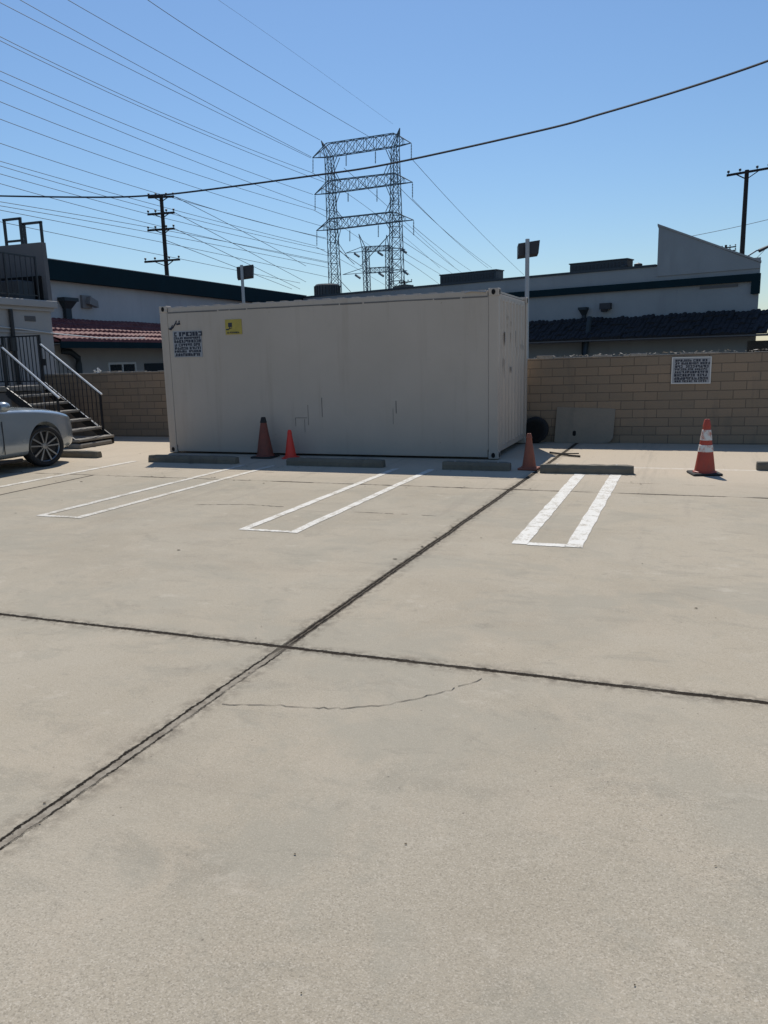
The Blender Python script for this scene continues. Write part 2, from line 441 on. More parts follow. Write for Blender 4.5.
# painted stall markings: long narrow U shapes
def strip(x0, y0, x1, y1, w, z, mat, seed):
    rnd = random.Random(seed); n = 26; a = Vector((x0, y0, z)); b = Vector((x1, y1, z)); d = (b-a).normalized(); p = Vector((-d.y, d.x, 0))
    vs = []; fs = []
    for i in range(n+1):
        c = a.lerp(b, i/n)
        vs += [c + p*(w/2 + rnd.uniform(-.006, .006)), c - p*(w/2 + rnd.uniform(-.006, .006))]
    for i in range(n): fs.append((2*i+1, 2*i+3, 2*i+2, 2*i))
    q = MB(); q.add(vs, fs); return q
def stall_mark(xa, xb, y0, y1, w, mat, seed, cross=True, dx=0.0):
    q = strip(xa, y0, xa+dx, y1, w, .004, mat, seed)
    r = strip(xb, y0, xb+dx, y1, w, .004, mat, seed+1); q.add(r.v, r.f)
    if cross:
        r = strip(xa+w/2, y0+.03, xb-w/2, y0+.04, w*.72, .004, mat, seed+2); q.add(r.v, r.f)
    return q.build('parking_stripe', mat, lot, fix=False)
stall_mark(-1.26, -.80, 6.60, 10.80, .14, M['paint'], 1, dx=.02)
stall_mark(-1.18, -.86, 10.74, 10.76, .05, M['paint'], 4)
stall_mark(-3.94, -3.40, 6.52, 10.85, .095, M['paint_mid'], 7, dx=.05)
stall_mark(-6.53, -6.02, 6.60, 10.85, .095, M['paint_faded'], 10, dx=.12)
strip(-8.72, 7.4, -8.58, 10.9, .11, .004, None, 3).build('parking_stripe', M['paint_faded'], lot, fix=False)

# hairline crack arcing off the joint
def crack(pts, w, seed):
    rnd = random.Random(seed); P = []
    for i in range(len(pts)-1):
        a, b = Vector((*pts[i], .003)), Vector((*pts[i+1], .003)); n = max(3, int((b-a).length/.03))
        for j in range(n):
            c = a.lerp(b, j/n); P.append(c + Vector((rnd.gauss(0, .005), rnd.gauss(0, .005), 0)))
    vs = []; fs = []
    for i, c in enumerate(P):
        d = (P[min(i+1, len(P)-1)]-P[max(i-1, 0)]).normalized(); p = Vector((-d.y, d.x, 0)); ww = w*rnd.choice((.35, .6, 1, 1, 1.3))
        vs += [c+p*ww, c-p*ww]
    for i in range(len(P)-1):
        if rnd.random() < .02: continue
        fs.append((2*i+1, 2*i+3, 2*i+2, 2*i))
    q = MB(); q.add(vs, fs); q.build('crack', M['crack'], lot, fix=False)
crack([(-1.99, 3.03), (-1.72, 3.09), (-1.48, 3.13), (-1.25, 3.24), (-1.04, 3.45), (-.86, 3.72)], .0024, 5)
crack([(-5.2, 7.6), (-4.6, 7.75), (-4.1, 7.7)], .006, 6)

# dry leaves and grit: uncountable
rnd = random.Random(4); q = MB()
for i in range(330):
    if i < 14: px, py = rnd.uniform(-4, 2.5), rnd.uniform(1.2, 6)
    elif i < 50: px, py = rnd.uniform(-10, 4), rnd.uniform(5, 12)
    elif i < 120: px, py = rnd.uniform(-1.7, 5), 14.68 - abs(rnd.gauss(0, .35))
    elif i < 180: py = rnd.uniform(1.6, 10.5); px = .03*py - 2.178 + rnd.gauss(0, .035)
    elif i < 240: px, py = rnd.choice((rnd.uniform(-8.3, -2.2), rnd.uniform(-1.8, -.5))), 10.83 - abs(rnd.gauss(0, .08))
    elif i < 270: px, py = rnd.uniform(-4, 2), 3.795 + rnd.gauss(0, .03)
    else: px, py = rnd.uniform(-12.5, 4.5), 9.38 + rnd.gauss(0, .08)
    if -8.9 < px < -2.4 and py > 11.9: continue
    r_ = rnd.uniform(.003, .010) if py < 5 else rnd.uniform(.008, .026); t = rnd.uniform(0, 6.3); n_ = rnd.choice((4, 5, 6))
    a = [Vector((px+math.cos(t+6.283*k_/n_)*r_*rnd.uniform(.35, 1.2), py+math.sin(t+6.283*k_/n_)*r_*rnd.uniform(.3, .8), .0035 + rnd.uniform(0, r_*.15))) for k_ in range(n_)]
    q.add(a, [tuple(range(n_))])
tag(q.build('ground_litter', M['leaf'], fix=False), 'scattered dry leaf bits and grit lying on the concrete', 'litter', kind='stuff')
# a broken stick by the joint
q = MB(); q.tube([(-1.98, 12.98, .02), (-1.78, 12.74, .03), (-1.62, 12.62, .02), (-1.45, 12.55, .02)], .016, 5)
q.tube([(-1.78, 12.74, .03), (-1.5, 12.82, .03)], .01, 5)
tag(q.build('dead_branch', M['wood_pole']), 'thin dead branch on the concrete between wall and wheel stop', 'branch')

# ------------------------------------------------------------------ shipping container
X0, X1, Y0, Y1, ZT = -8.69, -2.632, 12.04, 14.478, 2.591
c = thing('shipping_container', ((X0+X1)/2, Y0, 0), 'off white steel shipping container parked against the block wall', 'container')
q = MB(); q.box(X0+.16, X1-.16, Y0+.014, Y0+.05, .155, ZT-.11)
q.build('side_panel', M['container'], c)
q = MB(); rnd = random.Random(3); xx = X0+.17            # ragged dark gap under the top rail
while xx < X1-.2:
    w = rnd.uniform(.1, .5); q.box(xx, min(xx+w, X1-.17), Y0+.0115, Y0+.016, ZT-.128-rnd.uniform(0, .008), ZT-.112); xx += w*rnd.choice((1, 1, 1, 1.08))
q.build('rail_gap', M['scratch'], c)
q = MB(); pts = []                                     # back side, corrugated
def corrugate(q, a, b, z0, z1, depth, pitch, nrm):
    a, b = Vector(a), Vector(b); L = (b-a).length; d = (b-a).normalized(); n = max(1, round(L/pitch)); st = L/n; line = []
    for i in range(n):
        for t, o in ((0, 0), (.28, 0), (.5, 1), (.78, 1)):
            line.append(a + d*((i+t)*st) + Vector(nrm)*(depth*o))
    line.append(b)
    vs = [Vector((p.x, p.y, z0)) for p in line] + [Vector((p.x, p.y, z1)) for p in line]; k = len(line)
    q.add(vs, [(i, i+1, k+i+1, k+i) for i in range(k-1)])
corrugate(q, (X0+.16, Y1-.05, 0), (X1-.16, Y1-.05, 0), .15, ZT-.1, .036, .28, (0, 1, 0)); q.build('side_panel', M['container'], c)
q = MB(); corrugate(q, (X1-.055, Y0+.17, 0), (X1-.055, Y1-.17, 0), .19, ZT-.135, .036, .26, (1, 0, 0)); q.build('end_panel', M['container'], c)
q = MB(); corrugate(q, (X0+.055, Y0+.17, 0), (X0+.055, Y1-.17, 0), .17, ZT-.12, .036, .26, (-1, 0, 0)); q.build('end_panel', M['container'], c)
q = MB(); q.box(X0+.05, X1-.05, Y0+.05, Y1-.05, ZT-.06, ZT-.03)
for i in range(22):
    xx = X0+.25+i*.26; q.box(xx, xx+.11, Y0+.12, Y1-.12, ZT-.03, ZT-.012)
q.build('roof', M['container'], c)
for yy in (Y0+.02, Y1-.08):
    q = MB(); q.box(X0+.17, X1-.17, yy, yy+.06, ZT-.115, ZT-.03, b=.008); q.build('top_rail', M['container'], c)
    q = MB(); q.box(X0+.17, X1-.17, yy-.004, yy+.064, .035, .17, b=.008); q.build('bottom_rail', M['container'], c)
for xx in (X0+.03, X1-.10):
    q = MB(); q.box(xx, xx+.07, Y0+.17, Y1-.17, ZT-.175, ZT-.075, b=.008); q.build('end_rail', M['container'], c)
    q = MB(); q.box(xx, xx+.07, Y0+.17, Y1-.17, .10, .20, b=.008); q.build('end_sill', M['container'], c)
for xx in (X0, X1-.16):
    for yy in (Y0, Y1-.15):
        q = MB(); q.box(xx+.004, xx+.156, yy+.004, yy+.146, .115, ZT-.115, b=.006); q.build('corner_post', M['container'], c)
        for zz in (0.012, ZT-.118):
            q = MB(); q.box(xx, xx+.16, yy, yy+.15, zz, zz+.118, b=.01)
            k = q.build('corner_casting', M['container'], c)
            fy = yy-.0025 if yy == Y0 else yy+.1525
            h1 = MB(); h1.lathe((xx+.08, fy, zz+.06), [(.0001, -.002), (.03, -.002), (.03, .002), (.0001, .002)], 14, axis='y'); h2 = MB()
            fx = xx-.0025 if xx == X0 else xx+.1625
            h2.lathe((fx, yy+.075, zz+.06), [(.0001, -.002), (.03, -.002), (.03, .002), (.0001, .002)], 14, axis='x')
            for h in (h1, h2):
                for vtx in h.v: vtx.z = zz+.06+(vtx.z-zz-.06)*1.35
                h.build('lifting_hole', M['hole'], k)
q = MB(); q.box(X0+.2, X1-.2, Y0+.1, Y1-.1, .10, .155); q.build('floor_frame', M['hvac'], c)
# scuffs, a spray scribble and rust streaks
yy = Y0+.0125
for (xx, z0, z1, w) in ((-5.62, .66, .98, .010), (-5.88, .52, .86, .006), (-4.31, .72, .92, .013), (-5.95, .40, .62, .006), (-4.36, .55, .80, .005)):
    q = MB(); q.box(xx, xx+w, yy-.002, yy+.0015, z0, z1); q.build('scuff_mark', M['scratch'], c)
q = MB(); q.box(-6.12, -5.9, yy-.002, yy+.0015, .64, .648); q.box(-6.12, -6.112, yy-.002, yy+.0015, .5, .64)
q.build('scuff_mark', M['scratch'], c)
q = MB(); yy = Y0+.011
for pa, pb, w in (((-8.50, 2.19), (-8.43, 2.22), .020), ((-8.43, 2.22), (-8.37, 2.29), .012), ((-8.37, 2.29), (-8.35, 2.33), .010), ((-8.35, 2.27), (-8.28, 2.28), .018), ((-8.30, 2.30), (-8.29, 2.33), .012), ((-8.47, 2.21), (-8.44, 2.26), .008), ((-8.52, 2.20), (-8.46, 2.18), .012)):
    q.bar((pa[0], yy, pa[1]), (pb[0], yy, pb[1]), w, 5)
q.build('spray_scribble', M['ink'], c)
k = NT('bare_rust'); n_ = k.noise(6, 7, .7)
M['rust'] = k.done(k.mix(n_, (.10, .07, .055), (.20, .16, .13)), .9)
rnd = random.Random(8)
for i in range(14):
    yy = Y0+.35+rnd.random()*1.8; z0 = rnd.uniform(1.3, 2.25); hgt = rnd.uniform(.05, .3)
    q = MB(); w_ = rnd.uniform(.010, .04); q.prism([(X1-.0175, yy, z0), (X1-.0175, yy+w_, z0-.01), (X1-.0175, yy+w_*.8, z0-hgt*.6), (X1-.0175, yy+w_*.5, z0-hgt), (X1-.0175, yy+w_*.2, z0-hgt*.7)], (.0015, 0, 0)); q.build('rust_streak', M['rust'], c)
# conduit bits along the top rail
q = MB(); q.tube([(X1-.52, Y0+.01, ZT-.045), (X1-.42, Y0+.0, ZT-.03), (X1-.2, Y0+.0, ZT-.05)], .012, 6); q.build('lashing_rod', M['galv'], c)

# ---- signs (the lettering cannot be read in the photo: illegible marks)
def glyph_rows(q, u0, u1, z0, z1, rows, place, seed, big_first=False):
    rnd = random.Random(seed); z = z1; hs = [1.5 if (big_first and i == 0) else rnd.uniform(.75, 1.15) for i in range(rows)]; tot = sum(hs)
    for i in range(rows):
        h = (z1-z0)*hs[i]/tot; gz1 = z-h*.12; gz0 = z-h*.95; gh = gz1-gz0; z -= h
        u = u0 + rnd.uniform(0, .04)*(u1-u0); end = u1 - rnd.uniform(0, .04)*(u1-u0)
        while u < end - gh*.4:
            if rnd.random() < .07: u += gh*.5; continue
            gw = gh*rnd.uniform(.6, 1.0); t = gh*.30
            st = rnd.sample([(0, t, 0, gh), (gw-t, gw, 0, gh), (0, gw, 0, t), (0, gw, gh-t, gh), (0, gw, gh*.42, gh*.42+t), (gw*.4, gw*.4+t, 0, gh)], rnd.choice((3, 3, 4)))
            for k_, (a, b, c_, d) in enumerate(st): place(q, u+a, u+b, gz0+c_, gz0+d, k_)
            u += gw + gh*.16
s = thing('notice_sign', (-8.14, Y0+.03, 1.70), 'white sign crammed with dark lettering on the left end of the container', 'sign')
q = MB(); q.box(-8.44, -7.86, Y0+.004, Y0+.0115, 1.70, 2.15); q.build('sign_panel', M['sign_white'], s)
q = MB(); glyph_rows(q, -8.43, -7.87, 1.715, 2.145, 7, lambda q, a, b, c_, d, k_: q.box(a, b, Y0+.0015-.0002*k_, Y0+.0035, c_, d), 21, True)
q.build('lettering', M['ink'], s)
s = thing('camera_warning_sign', (-7.2, Y0+.03, 2.07), 'small yellow placard with dark pictogram near the container top', 'sign')
q = MB(); q.box(-7.37, -7.05, Y0+.004, Y0+.0115, 2.06, 2.31); q.build('sign_panel', M['sign_yellow'], s)
q = MB(); yy = Y0+.0035
q.box(-7.31, -7.235, yy-.002, yy, 2.185, 2.255); q.bar((-7.275, yy, 2.19), (-7.30, yy, 2.15), .008, 4); q.box(-7.355, -7.30, yy-.002, yy, 2.135, 2.155); q.bar((-7.30, yy, 2.15), (-7.24, yy, 2.17), .007, 4)
q.build('pictogram', M['ink'], s)
q = MB(); glyph_rows(q, -7.34, -7.08, 2.075, 2.11, 1, lambda q, a, b, c_, d, k_: q.box(a, b, yy-.002-.0001*k_, yy, c_, d), 5); q.build('lettering', M['ink'], s)

# ------------------------------------------------------------------ block wall
YW = 14.72
b = thing('block_wall', (-2, YW, 0), 'tan concrete block wall running along the back of the parking lot', 'wall')
q = MB(); rnd = random.Random(2); XA, XB = -14.0, 14.0
top = lambda x: 1.40 + .012*(x + 14) * .80
q.prism([(XA, YW, -.05), (XB, YW, -.05), (XB, YW, top(XB)), (XA, YW, top(XA))], (0, .15, 0)); q.build('wall_body', M['block'], b)
q = MB(); x = XA
while x < XB:                                           # broken mortar cap
    w = rnd.uniform(.06, .42); h = max(.004, rnd.gauss(.022, .014))
    q.box(x, x+w-.01, YW-.006+rnd.uniform(0, .03), YW+.15-rnd.uniform(0, .03), top(x)-.006, top(x)+h, b=.006)
    x += w
q.build('mortar_cap', M['mortar'], b)
rnd = random.Random(12); q = MB()
for i in range(230):
    x = rnd.choice((rnd.uniform(-2.6, -1.2), rnd.uniform(-1.2, 1.6), rnd.uniform(-2.4, 4))); l = rnd.uniform(.015, .065); t = rnd.uniform(0, 6.28); z = top(x)+rnd.uniform(.02, .04)
    a_ = Vector((x, YW+rnd.uniform(0, .12), z)); d = Vector((math.cos(t), math.sin(t)*.5, rnd.uniform(-.15, .45)))*l; p = Vector((-d.y, d.x, rnd.uniform(-.01, .02)))*.35
    q.add([a_, a_+d+p, a_+d*1.6, a_+d-p], [(0, 1, 2, 3)])
tag(q.build('dry_vine_scraps', worn('pale_dry_debris', (.36, .33, .28), .9, var=.5, scale=40, bump=0), fix=False), 'pale dry leaf scraps strewn along the top of the block wall', 'debris', kind='stuff')

s = thing('parking_notice_sign', (.13, YW, 1.04), 'white metal sign filled with small dark text high on the tan block wall', 'sign')
q = MB(); q.box(-.185, .44, YW-.022, YW-.006, 1.04, 1.485); q.build('sign_panel', M['sign_white'], s)
q = MB(); glyph_rows(q, -.15, .41, 1.06, 1.455, 8, lambda q, a, b_, c_, d, k_: q.box(a, b_, YW-.0245-.0002*k_, YW-.0225, c_, d), 33)
q.build('lettering', M['ink'], s)
q = MB()
for (a0, a1, z0, z1) in ((-.19, .445, 1.035, 1.052), (-.19, .445, 1.473, 1.49), (-.19, -.172, 1.052, 1.473), (.427, .445, 1.052, 1.473)): q.box(a0, a1, YW-.026, YW-.004, z0, z1)
q.build('frame', M['white_frame'], s)

# crumpled white scrap on the wall top
q = MB(); rnd = random.Random(3); FW = Facade((-14, YW+.07), (14, YW+.07)); u, z = FW.on(97, 375); px_ = FW.w(u, 0).x
for i in range(9):
    t = rnd.uniform(0, 6.28); c0 = Vector((px_+rnd.uniform(-.09, .09), YW+.07+rnd.uniform(-.03, .03), top(px_)+.02)); d = Vector((math.cos(t)*.07, math.sin(t)*.03, rnd.uniform(.02, .10))); e_ = Vector((.035, rnd.uniform(-.03, .03), rnd.uniform(-.01, .04)))
    q.add([c0, c0+e_, c0+d+e_*.6, c0+d], [(0, 1, 2, 3)])
tag(q.build('plastic_scrap', worn('white_plastic_film', (.72, .72, .7), .4, bump=0), fix=False), 'crumpled white plastic scrap on the wall top below the small window', 'scrap')

# leaning board
s = thing('leaning_board', (-1.63, YW-.12, 0), 'grey flat board with dark hole leaning against the block wall', 'board')
q = MB()
out = [(-2.15, 0), (-1.26, 0), (-1.17, .03), (-1.12, .10), (-1.10, .60), (-1.20, .61), (-2.13, .635)]
lean = lambda z: YW-.15+.135*z/.62
q.prism([(x, lean(z), z+.004) for x, z in out], (0, .018, 0)); q.build('panel', M['board'], s)
h = MB(); zz = .175
h.prism([(-1.80+.03*math.cos(t*.785)*(1+.3*(t % 2)), lean(zz+.045*math.sin(t*.785))-.003, zz+.05*math.sin(t*.785)) for t in range(8)], (0, .002, 0)); h.build('dark_hole', M['hole'], s)

# old tyre behind the container corner
s = thing('old_tyre', (-2.45, YW-.2, 0), 'worn black tyre leaning on the wall behind the container corner', 'tyre')
prof = [(a*.72, b_*.8) for a, b_ in ((.20, -.07), (.205, -.1), (.25, -.115), (.30, -.11), (.325, -.085), (.33, 0), (.325, .085), (.30, .11), (.25, .115), (.205, .1), (.20, .07), (.215, .0))]
q = MB(); q.lathe((-2.49, YW-.17, .24), prof, 40, axis='y', closed=True)
for v in q.v: v.y += (v.z-.33)*.16
q.build('tread_ring', M['tyre'], s, smooth=True)
q = MB(); q.lathe((-2.49, YW-.235, .24), [(.184, -.01), (.189, .004), (.194, -.01)], 36, axis='y')
for v in q.v: v.y += (v.z-.33)*.16-.055
q.build('bead_rib', M['cone_black'], s, smooth=True)

# ------------------------------------------------------------------ wheel stops
def wheel_stop(x0, x1, yc, label, rz=0.0, seed=0):
    rnd = random.Random(seed); q = MB(); n = 14; vs = []; fs = []; prof = [(-.085, 0), (-.078, .07), (-.055, .115), (.055, .115), (.078, .07), (.085, 0)]
    for i in range(n+1):
        t = i/n; x = x0+(x1-x0)*t; sc = 1 if 0 < i < n else .8
        for (dy, z) in prof: vs.append((x+rnd.uniform(-.003, .003), yc+rz*(x-x0)+dy*sc+rnd.uniform(-.003, .003), z*(1 if 0 < i < n else .92)+(rnd.uniform(-.004, .004) if z > .03 else 0)))
    for i in range(n):
        for k_ in range(5): fs.append((i*6+k_, i*6+k_+1, i*6+7+k_, i*6+6+k_))
    fs += [(5, 4, 3, 2, 1, 0), tuple(n*6+k_ for k_ in range(6))]
    q.add(vs, fs); o = q.build('wheel_stop', M['stop'])
    for t in (.18, .82):
        pins = MB(); x = x0+(x1-x0)*t; pins.lathe((x, yc+rz*(x-x0), .108), [(.0001, 0), (.014, 0), (.014, .012), (.0001, .013)], 10)
        pins.build('anchor_pin', M['galv'], o)
    return tag(o, label, 'wheel stop', 'concrete wheel stops')
wheel_stop(-8.28, -6.62, 10.93, 'shadowed concrete wheel stop at the left end of the container', .0, 1)
wheel_stop(-5.72, -4.12, 10.95, 'shadowed wheel stop below the small red cone in front of the container', .0, 2)
wheel_stop(-3.20, -2.22, 10.95, 'shadowed wheel stop before the right corner of the container', .0, 3)
wheel_stop(-1.78, -.56, 10.86, 'sunlit concrete wheel stop at the head of the bright white stall marking', .06, 4)
wheel_stop(.98, 2.55, 11.62, 'wheel stop at the right edge beyond the banded cone', .0, 5)
wheel_stop(-11.1, -9.58, 11.22, 'concrete wheel stop in front of the silver car', .0, 6)

# ------------------------------------------------------------------ traffic cones
def cone(loc, h, base, rb, rt, bmat, basemat, label, rz, bands=(), topmat=None, wob=.01, basehi=.03):
    x, y = loc; s = thing('traffic_cone', (x, y, 0), label, 'traffic cone', 'traffic cones')
    q = MB(); q.box(x-base/2, x+base/2, y-base/2, y+base/2, .001, basehi, b=.012, rz=rz)
    q.build('base', basemat, s)
    rad = lambda z: rb + (rt-rb)*(z-basehi)/(h-basehi)
    zt = h*.86
    prof = [(rad(basehi)*1.12, basehi), (rad(basehi)*1.10, basehi+.012), (rad(basehi+.02), basehi+.02)]
    prof += [(rad(basehi+.02+(zt-basehi-.02)*i/6), basehi+.02+(zt-basehi-.02)*i/6) for i in range(1, 7)]
    q = MB(); q.lathe((x, y, 0), prof, 30, wob=wob); q.build('cone_body', bmat, s, smooth=True)
    q = MB(); q.lathe((x, y, 0), [(rad(zt), zt+.0005), (rad(zt)*1.12, zt+.006), (rad(h)*1.1, h-.012), (rad(h)*.9, h), (rad(h)*.55, h), (rad(h)*.5, h-.04)], 24); q.build('cone_tip', topmat or bmat, s, smooth=True)
    for z0, z1 in bands:
        q = MB(); q.lathe((x, y, 0), [(rad(z0)+.001, z0), (rad(z0)+.004, z0+.002), (rad(z1)+.004, z1-.002), (rad(z1)+.001, z1)], 30, wob=wob); q.build('reflective_band', M['band'], s, smooth=True)
    return s
cone((.32, 11.08), .72, .37, .132, .032, M['cone_orange'], M['cone_black'], 'tall orange cone with two scuffed white bands by the block wall', .25, ((.30, .39), (.45, .585)))
cone((-1.99, 11.12), .51, .27, .10, .028, M['cone_dull'], M['cone_dull'], 'dull faded orange cone at the right corner of the container', -.1, (), None, .03)
cone((-6.56, 11.74), .68, .38, .145, .035, M['cone_brown'], M['cone_black'], 'grimy brown red cone with black tip against the container', .05, (), M['cone_black'], .015)
cone((-6.08, 11.74), .47, .26, .098, .026, M['cone_red'], M['cone_red'], 'small bright red orange cone next to the taller brown cone', .3, (), None, .01, .02)

# ------------------------------------------------------------------ left building with stairs
bl = thing('stucco_building', (-14.0, 14, 0), 'grey stucco building corner with balcony ledge behind the outdoor stairs', 'building')
WX = -14.0
q = MB(); q.box(-21, WX, 7.5, 15.2, -.02, 2.94); q.build('wall', M['stucco_left'], bl)
q = MB(); q.box(-21, WX+.13, 7.5, 15.32, 2.94, 3.10, b=.015); q.box(-21, WX+.06, 7.5, 15.25, 2.86, 2.938); q.build('ledge', M['stucco_left'], bl)
q = MB(); q.prism([(-17.5, 15.2, 3.102), (WX-.02, 15.2, 3.102), (WX-.05, 15.2, 4.43), (-17.5, 15.2, 4.43)], (0, .12, 0)); q.build('parapet_wall', M['stucco_dark'], bl)
q = MB(); q.box(-21, -15.6, 7.5, 15.18, 3.102, 4.40); q.build('upper_wall', M['stucco_dark'], bl)
q = MB(); q.box(-15.55, -14.16, 15.13, 15.198, 3.105, 3.68); q.build('dark_opening', M['hole'], bl)  # flat black slab painting the dark of a recessed opening
q = MB(); q.box(-15.1, -14.25, 14.55, 15.05, 3.105, 3.55, b=.02); q.build('condenser_unit', M['hvac'], bl)
q = MB(); q.box(WX, WX+.012, 14.37, 14.70, 2.62, 2.74, b=.004)
for i in range(5): q.box(WX+.012, WX+.02, 14.39, 14.68, 2.635+i*.02, 2.644+i*.02)
q.build('wall_vent', M['stucco_dark'], bl)
q = MB(); q.tube([(WX+.06, 13.93, 2.86), (WX+.06, 13.93, 1.9), (WX+.06, 13.95, 1.22)], .045, 8); q.box(WX+.005, WX+.1, 13.8, 13.98, 1.95, 2.25, b=.01); q.build('downspout', M['black_metal'], bl)
q = MB(); q.box(WX, WX+.03, 7.6, 15.19, 2.36, 2.40); q.build('wall_trim', M['stucco_left'], bl)
# balcony railing
q = MB(); yb0, yb1, zb = 11.0, 14.85, 3.102
q.bar((WX+.02, yb0, zb+.95), (WX+.02, yb1, zb+.95), .022, 4); q.bar((WX+.02, yb0, zb+.1), (WX+.02, yb1, zb+.1), .016, 4)
y = yb0
while y <= yb1+.01: q.bar((WX+.02, y, zb+.1), (WX+.02, y, zb+.95), .010, 4); y += .155
for y in (11.0, 13.95, 14.85): q.bar((WX+.02, y, zb), (WX+.02, y, zb+.97), .026, 4)
q.build('balcony_railing', M['black_metal'], bl)
# two square tube frames standing on the parapet
def frame(xa, xb, z0, z1, mid, y):
    q = MB(); r_ = .036
    q.bar((xa, y, z0), (xa, y, z1), r_, 4); q.bar((xb, y, z0), (xb, y, z1), r_, 4); q.bar((xa-.03, y, z1), (xb+.03, y, z1), r_, 4)
    if mid: q.bar((xa, y, z0+.10), (xb, y, z0+.10), r_*.9, 4)
    q.build('pipe_frame', M['black_metal'], bl)
frame(-15.16, -14.68, 4.42, 5.01, True, 15.26); frame(-14.58, -14.08, 4.42, 4.88, False, 15.26)

# staircase
YN, YF = 12.45, 13.40
st = thing('staircase', (-12, YN, 0), 'outdoor flight of concrete treads with black railings beside the silver car', 'stairs')
NT_ = 7; rise = 1.22/NT_; run = .272; xb = -11.02
for i in range(NT_):
    q = MB(); xe = xb-i*run; z = rise*(i+1)
    if i == NT_-1: q.box(WX+.005, xe, YN-.02, YF+.02, z-.10, z, b=.012); q.build('landing', M['tread'], st)
    else: q.box(xe-.31, xe, YN-.02+ (0 if i else -.05), YF+.02, z-.05, z, b=.01); q.build('tread', M['tread'], st)
q = MB(); q.box(-11.3, -10.98, YN-.1, YF-.1, .001, .09, b=.02); q.build('bottom_step', M['tread'], st)
for y in (YN-.035, YF+.055):
    q = MB(); q.prism([(xb-.05, y, .0), (xb-.05, y, .14), (xb-NT_*run+.2, y, 1.20), (xb-NT_*run+.2, y, 1.02), (xb-.2, y, 0)], (0, -.03, 0)); q.build('stringer', M['black_metal'], st)
q = MB(); q.box(-13.95, -12.75, YN+.05, YF-.05, .0, 1.10); q.build('landing_support', M['stucco_dark'], st)
def stair_rail(y, x0, z0, x1, z1, name='railing'):
    q = MB(); sl = (z1-z0)/(x1-x0); n = int(abs(x1-x0)/.105)
    for i in range(n+1):
        x = x0+(x1-x0)*i/n; zt = z0+sl*(x-x0); q.bar((x, y, zt-.80), (x, y, zt-.03), .0085, 4)
    q.bar((x0, y, z0-.80), (x1, y, z1-.80), .015, 4); q.bar((x0, y, z0-1.0), (x0, y, z0), .025, 4); q.bar((x1, y, z1-.95), (x1, y, z1+.05), .025, 4); q.bar((x0, y, z0-.03), (x1, y, z1-.03), .014, 4)
    o = q.build(name, M['black_metal'], st)
    q = MB(); d = Vector((x0-x1, 0, z0-z1)).normalized()*.06; q.tube([Vector((x1, y, z1)), Vector((x0, y, z0)), Vector((x0, y, z0))+d], .021, 8); q.build('handrail', M['rail_metal'], o, smooth=True)
    q = MB(); q.bar((x0, y, z0-.784), (x1, y, z1-.784), .008, 4); q.build('lower_bar_highlight', M['rail_metal'], o)  # pale strip on top of the black bar, a painted sun catch
stair_rail(YN, -11.52, 1.02, -12.79, 2.0)
stair_rail(YF, -11.28, 1.04, -12.71, 2.07)
q = MB(); x = -13.95
while x < -12.7: q.bar((x, YF, 1.30), (x, YF, 2.24), .010, 4); x += .098
q.bar((-13.95, YF, 2.24), (-12.70, YF, 2.24), .02, 4); q.bar((-13.95, YF, 1.30), (-12.70, YF, 1.30), .016, 4)
for x in (-12.72, -13.72): q.bar((x, YF, 1.22), (x, YF, 2.26), .028, 4)
q.box(-12.72, -12.62, YF-.03, YF+.03, 1.62, 1.76); q.build('landing_railing', M['black_metal'], st)

# slack service cable draped along the building to the red roof
P0 = [(WX+.03, 13.0, 2.50), (WX+.03, 14.2, 2.44), (WX+.04, 15.2, 2.36), (-15.2, 18.2, 2.34), (-18.0, 24.0, 2.5), (-22.4, 29.5, 2.75)]
q = MB(); q.tube(P0, .016, 6); tag(q.build('service_cable', worn('pale_cable', (.55, .53, .5), .5, bump=0)), 'pale slack cable running from the stucco building towards the red tiled roof', 'cable')

# ------------------------------------------------------------------ long left wing with red tiled skirt roof
WA = Facade((-25.6, 26.0), (-25.6, 56.0))      # upper wall faces the lot
def fpoly(F, pts, off=0): return [F.w(*F.on(x, y), off) for x, y in pts]
wing = thing('red_roofed_building', (-25.6, 40, 0), 'long grey building with red tiled skirt roof and dark fascia', 'building')
u0, zt0 = WA.on(38, 262); u1, zt1 = WA.on(296, 294.5)
_, zb0 = WA.on(45, 272); ztop = (zt0+zt1)/2
q = MB(); q.fbox(WA, u0-6, u1+3, 0, ztop-.02, -12, 0); q.build('wall', M['stucco_pale'], wing)
fh = .78
q = MB(); q.fbox(WA, u0-6, u1+1, ztop-fh, ztop+.03, .004, .32); q.build('roof_fascia', M['trim_teal'], wing)
q = MB(); q.fbox(WA, u0-6, u1+1, ztop+.032, ztop+.07, -12, .34); q.build('roof', M['roof_grey'], wing)
# skirt roof
zr1 = WA.on(110, 322)[1]; OE = 2.3
FE = Facade((-25.6+OE, 26.0), (-25.6+OE, 56.0)); zr0 = FE.on(110, 342)[1]
ua = FE.on(61, 345)[0]; ub = u1+2
q = MB(); nc = 5
step = (zr1-zr0)/nc; dstep = OE/nc
nu = int((ub-ua)/.30)
for i in range(nc):
    za, zb = zr0+step*i+.10, zr0+step*(i+1)+.03; oa, ob = OE-dstep*i+.03, OE-dstep*(i+1)
    vs = []; fs = []
    for j in range(nu*6+1):
        t = j/6; w = .05*abs(math.sin(math.pi*t)) ; uu = ua+j*(ub-ua)/(nu*6)
        jit = .012*math.sin(math.floor(t)*12.9898+i*4.1)
        vs += [WA.w(uu, za-.13, oa), WA.w(uu, za+w+jit, oa), WA.w(uu, zb+w*.8+jit, ob)]
    for j in range(nu*6): fs += [(3*j, 3*j+3, 3*j+4, 3*j+1), (3*j+1, 3*j+4, 3*j+5, 3*j+2)]
    q.add(vs, fs)
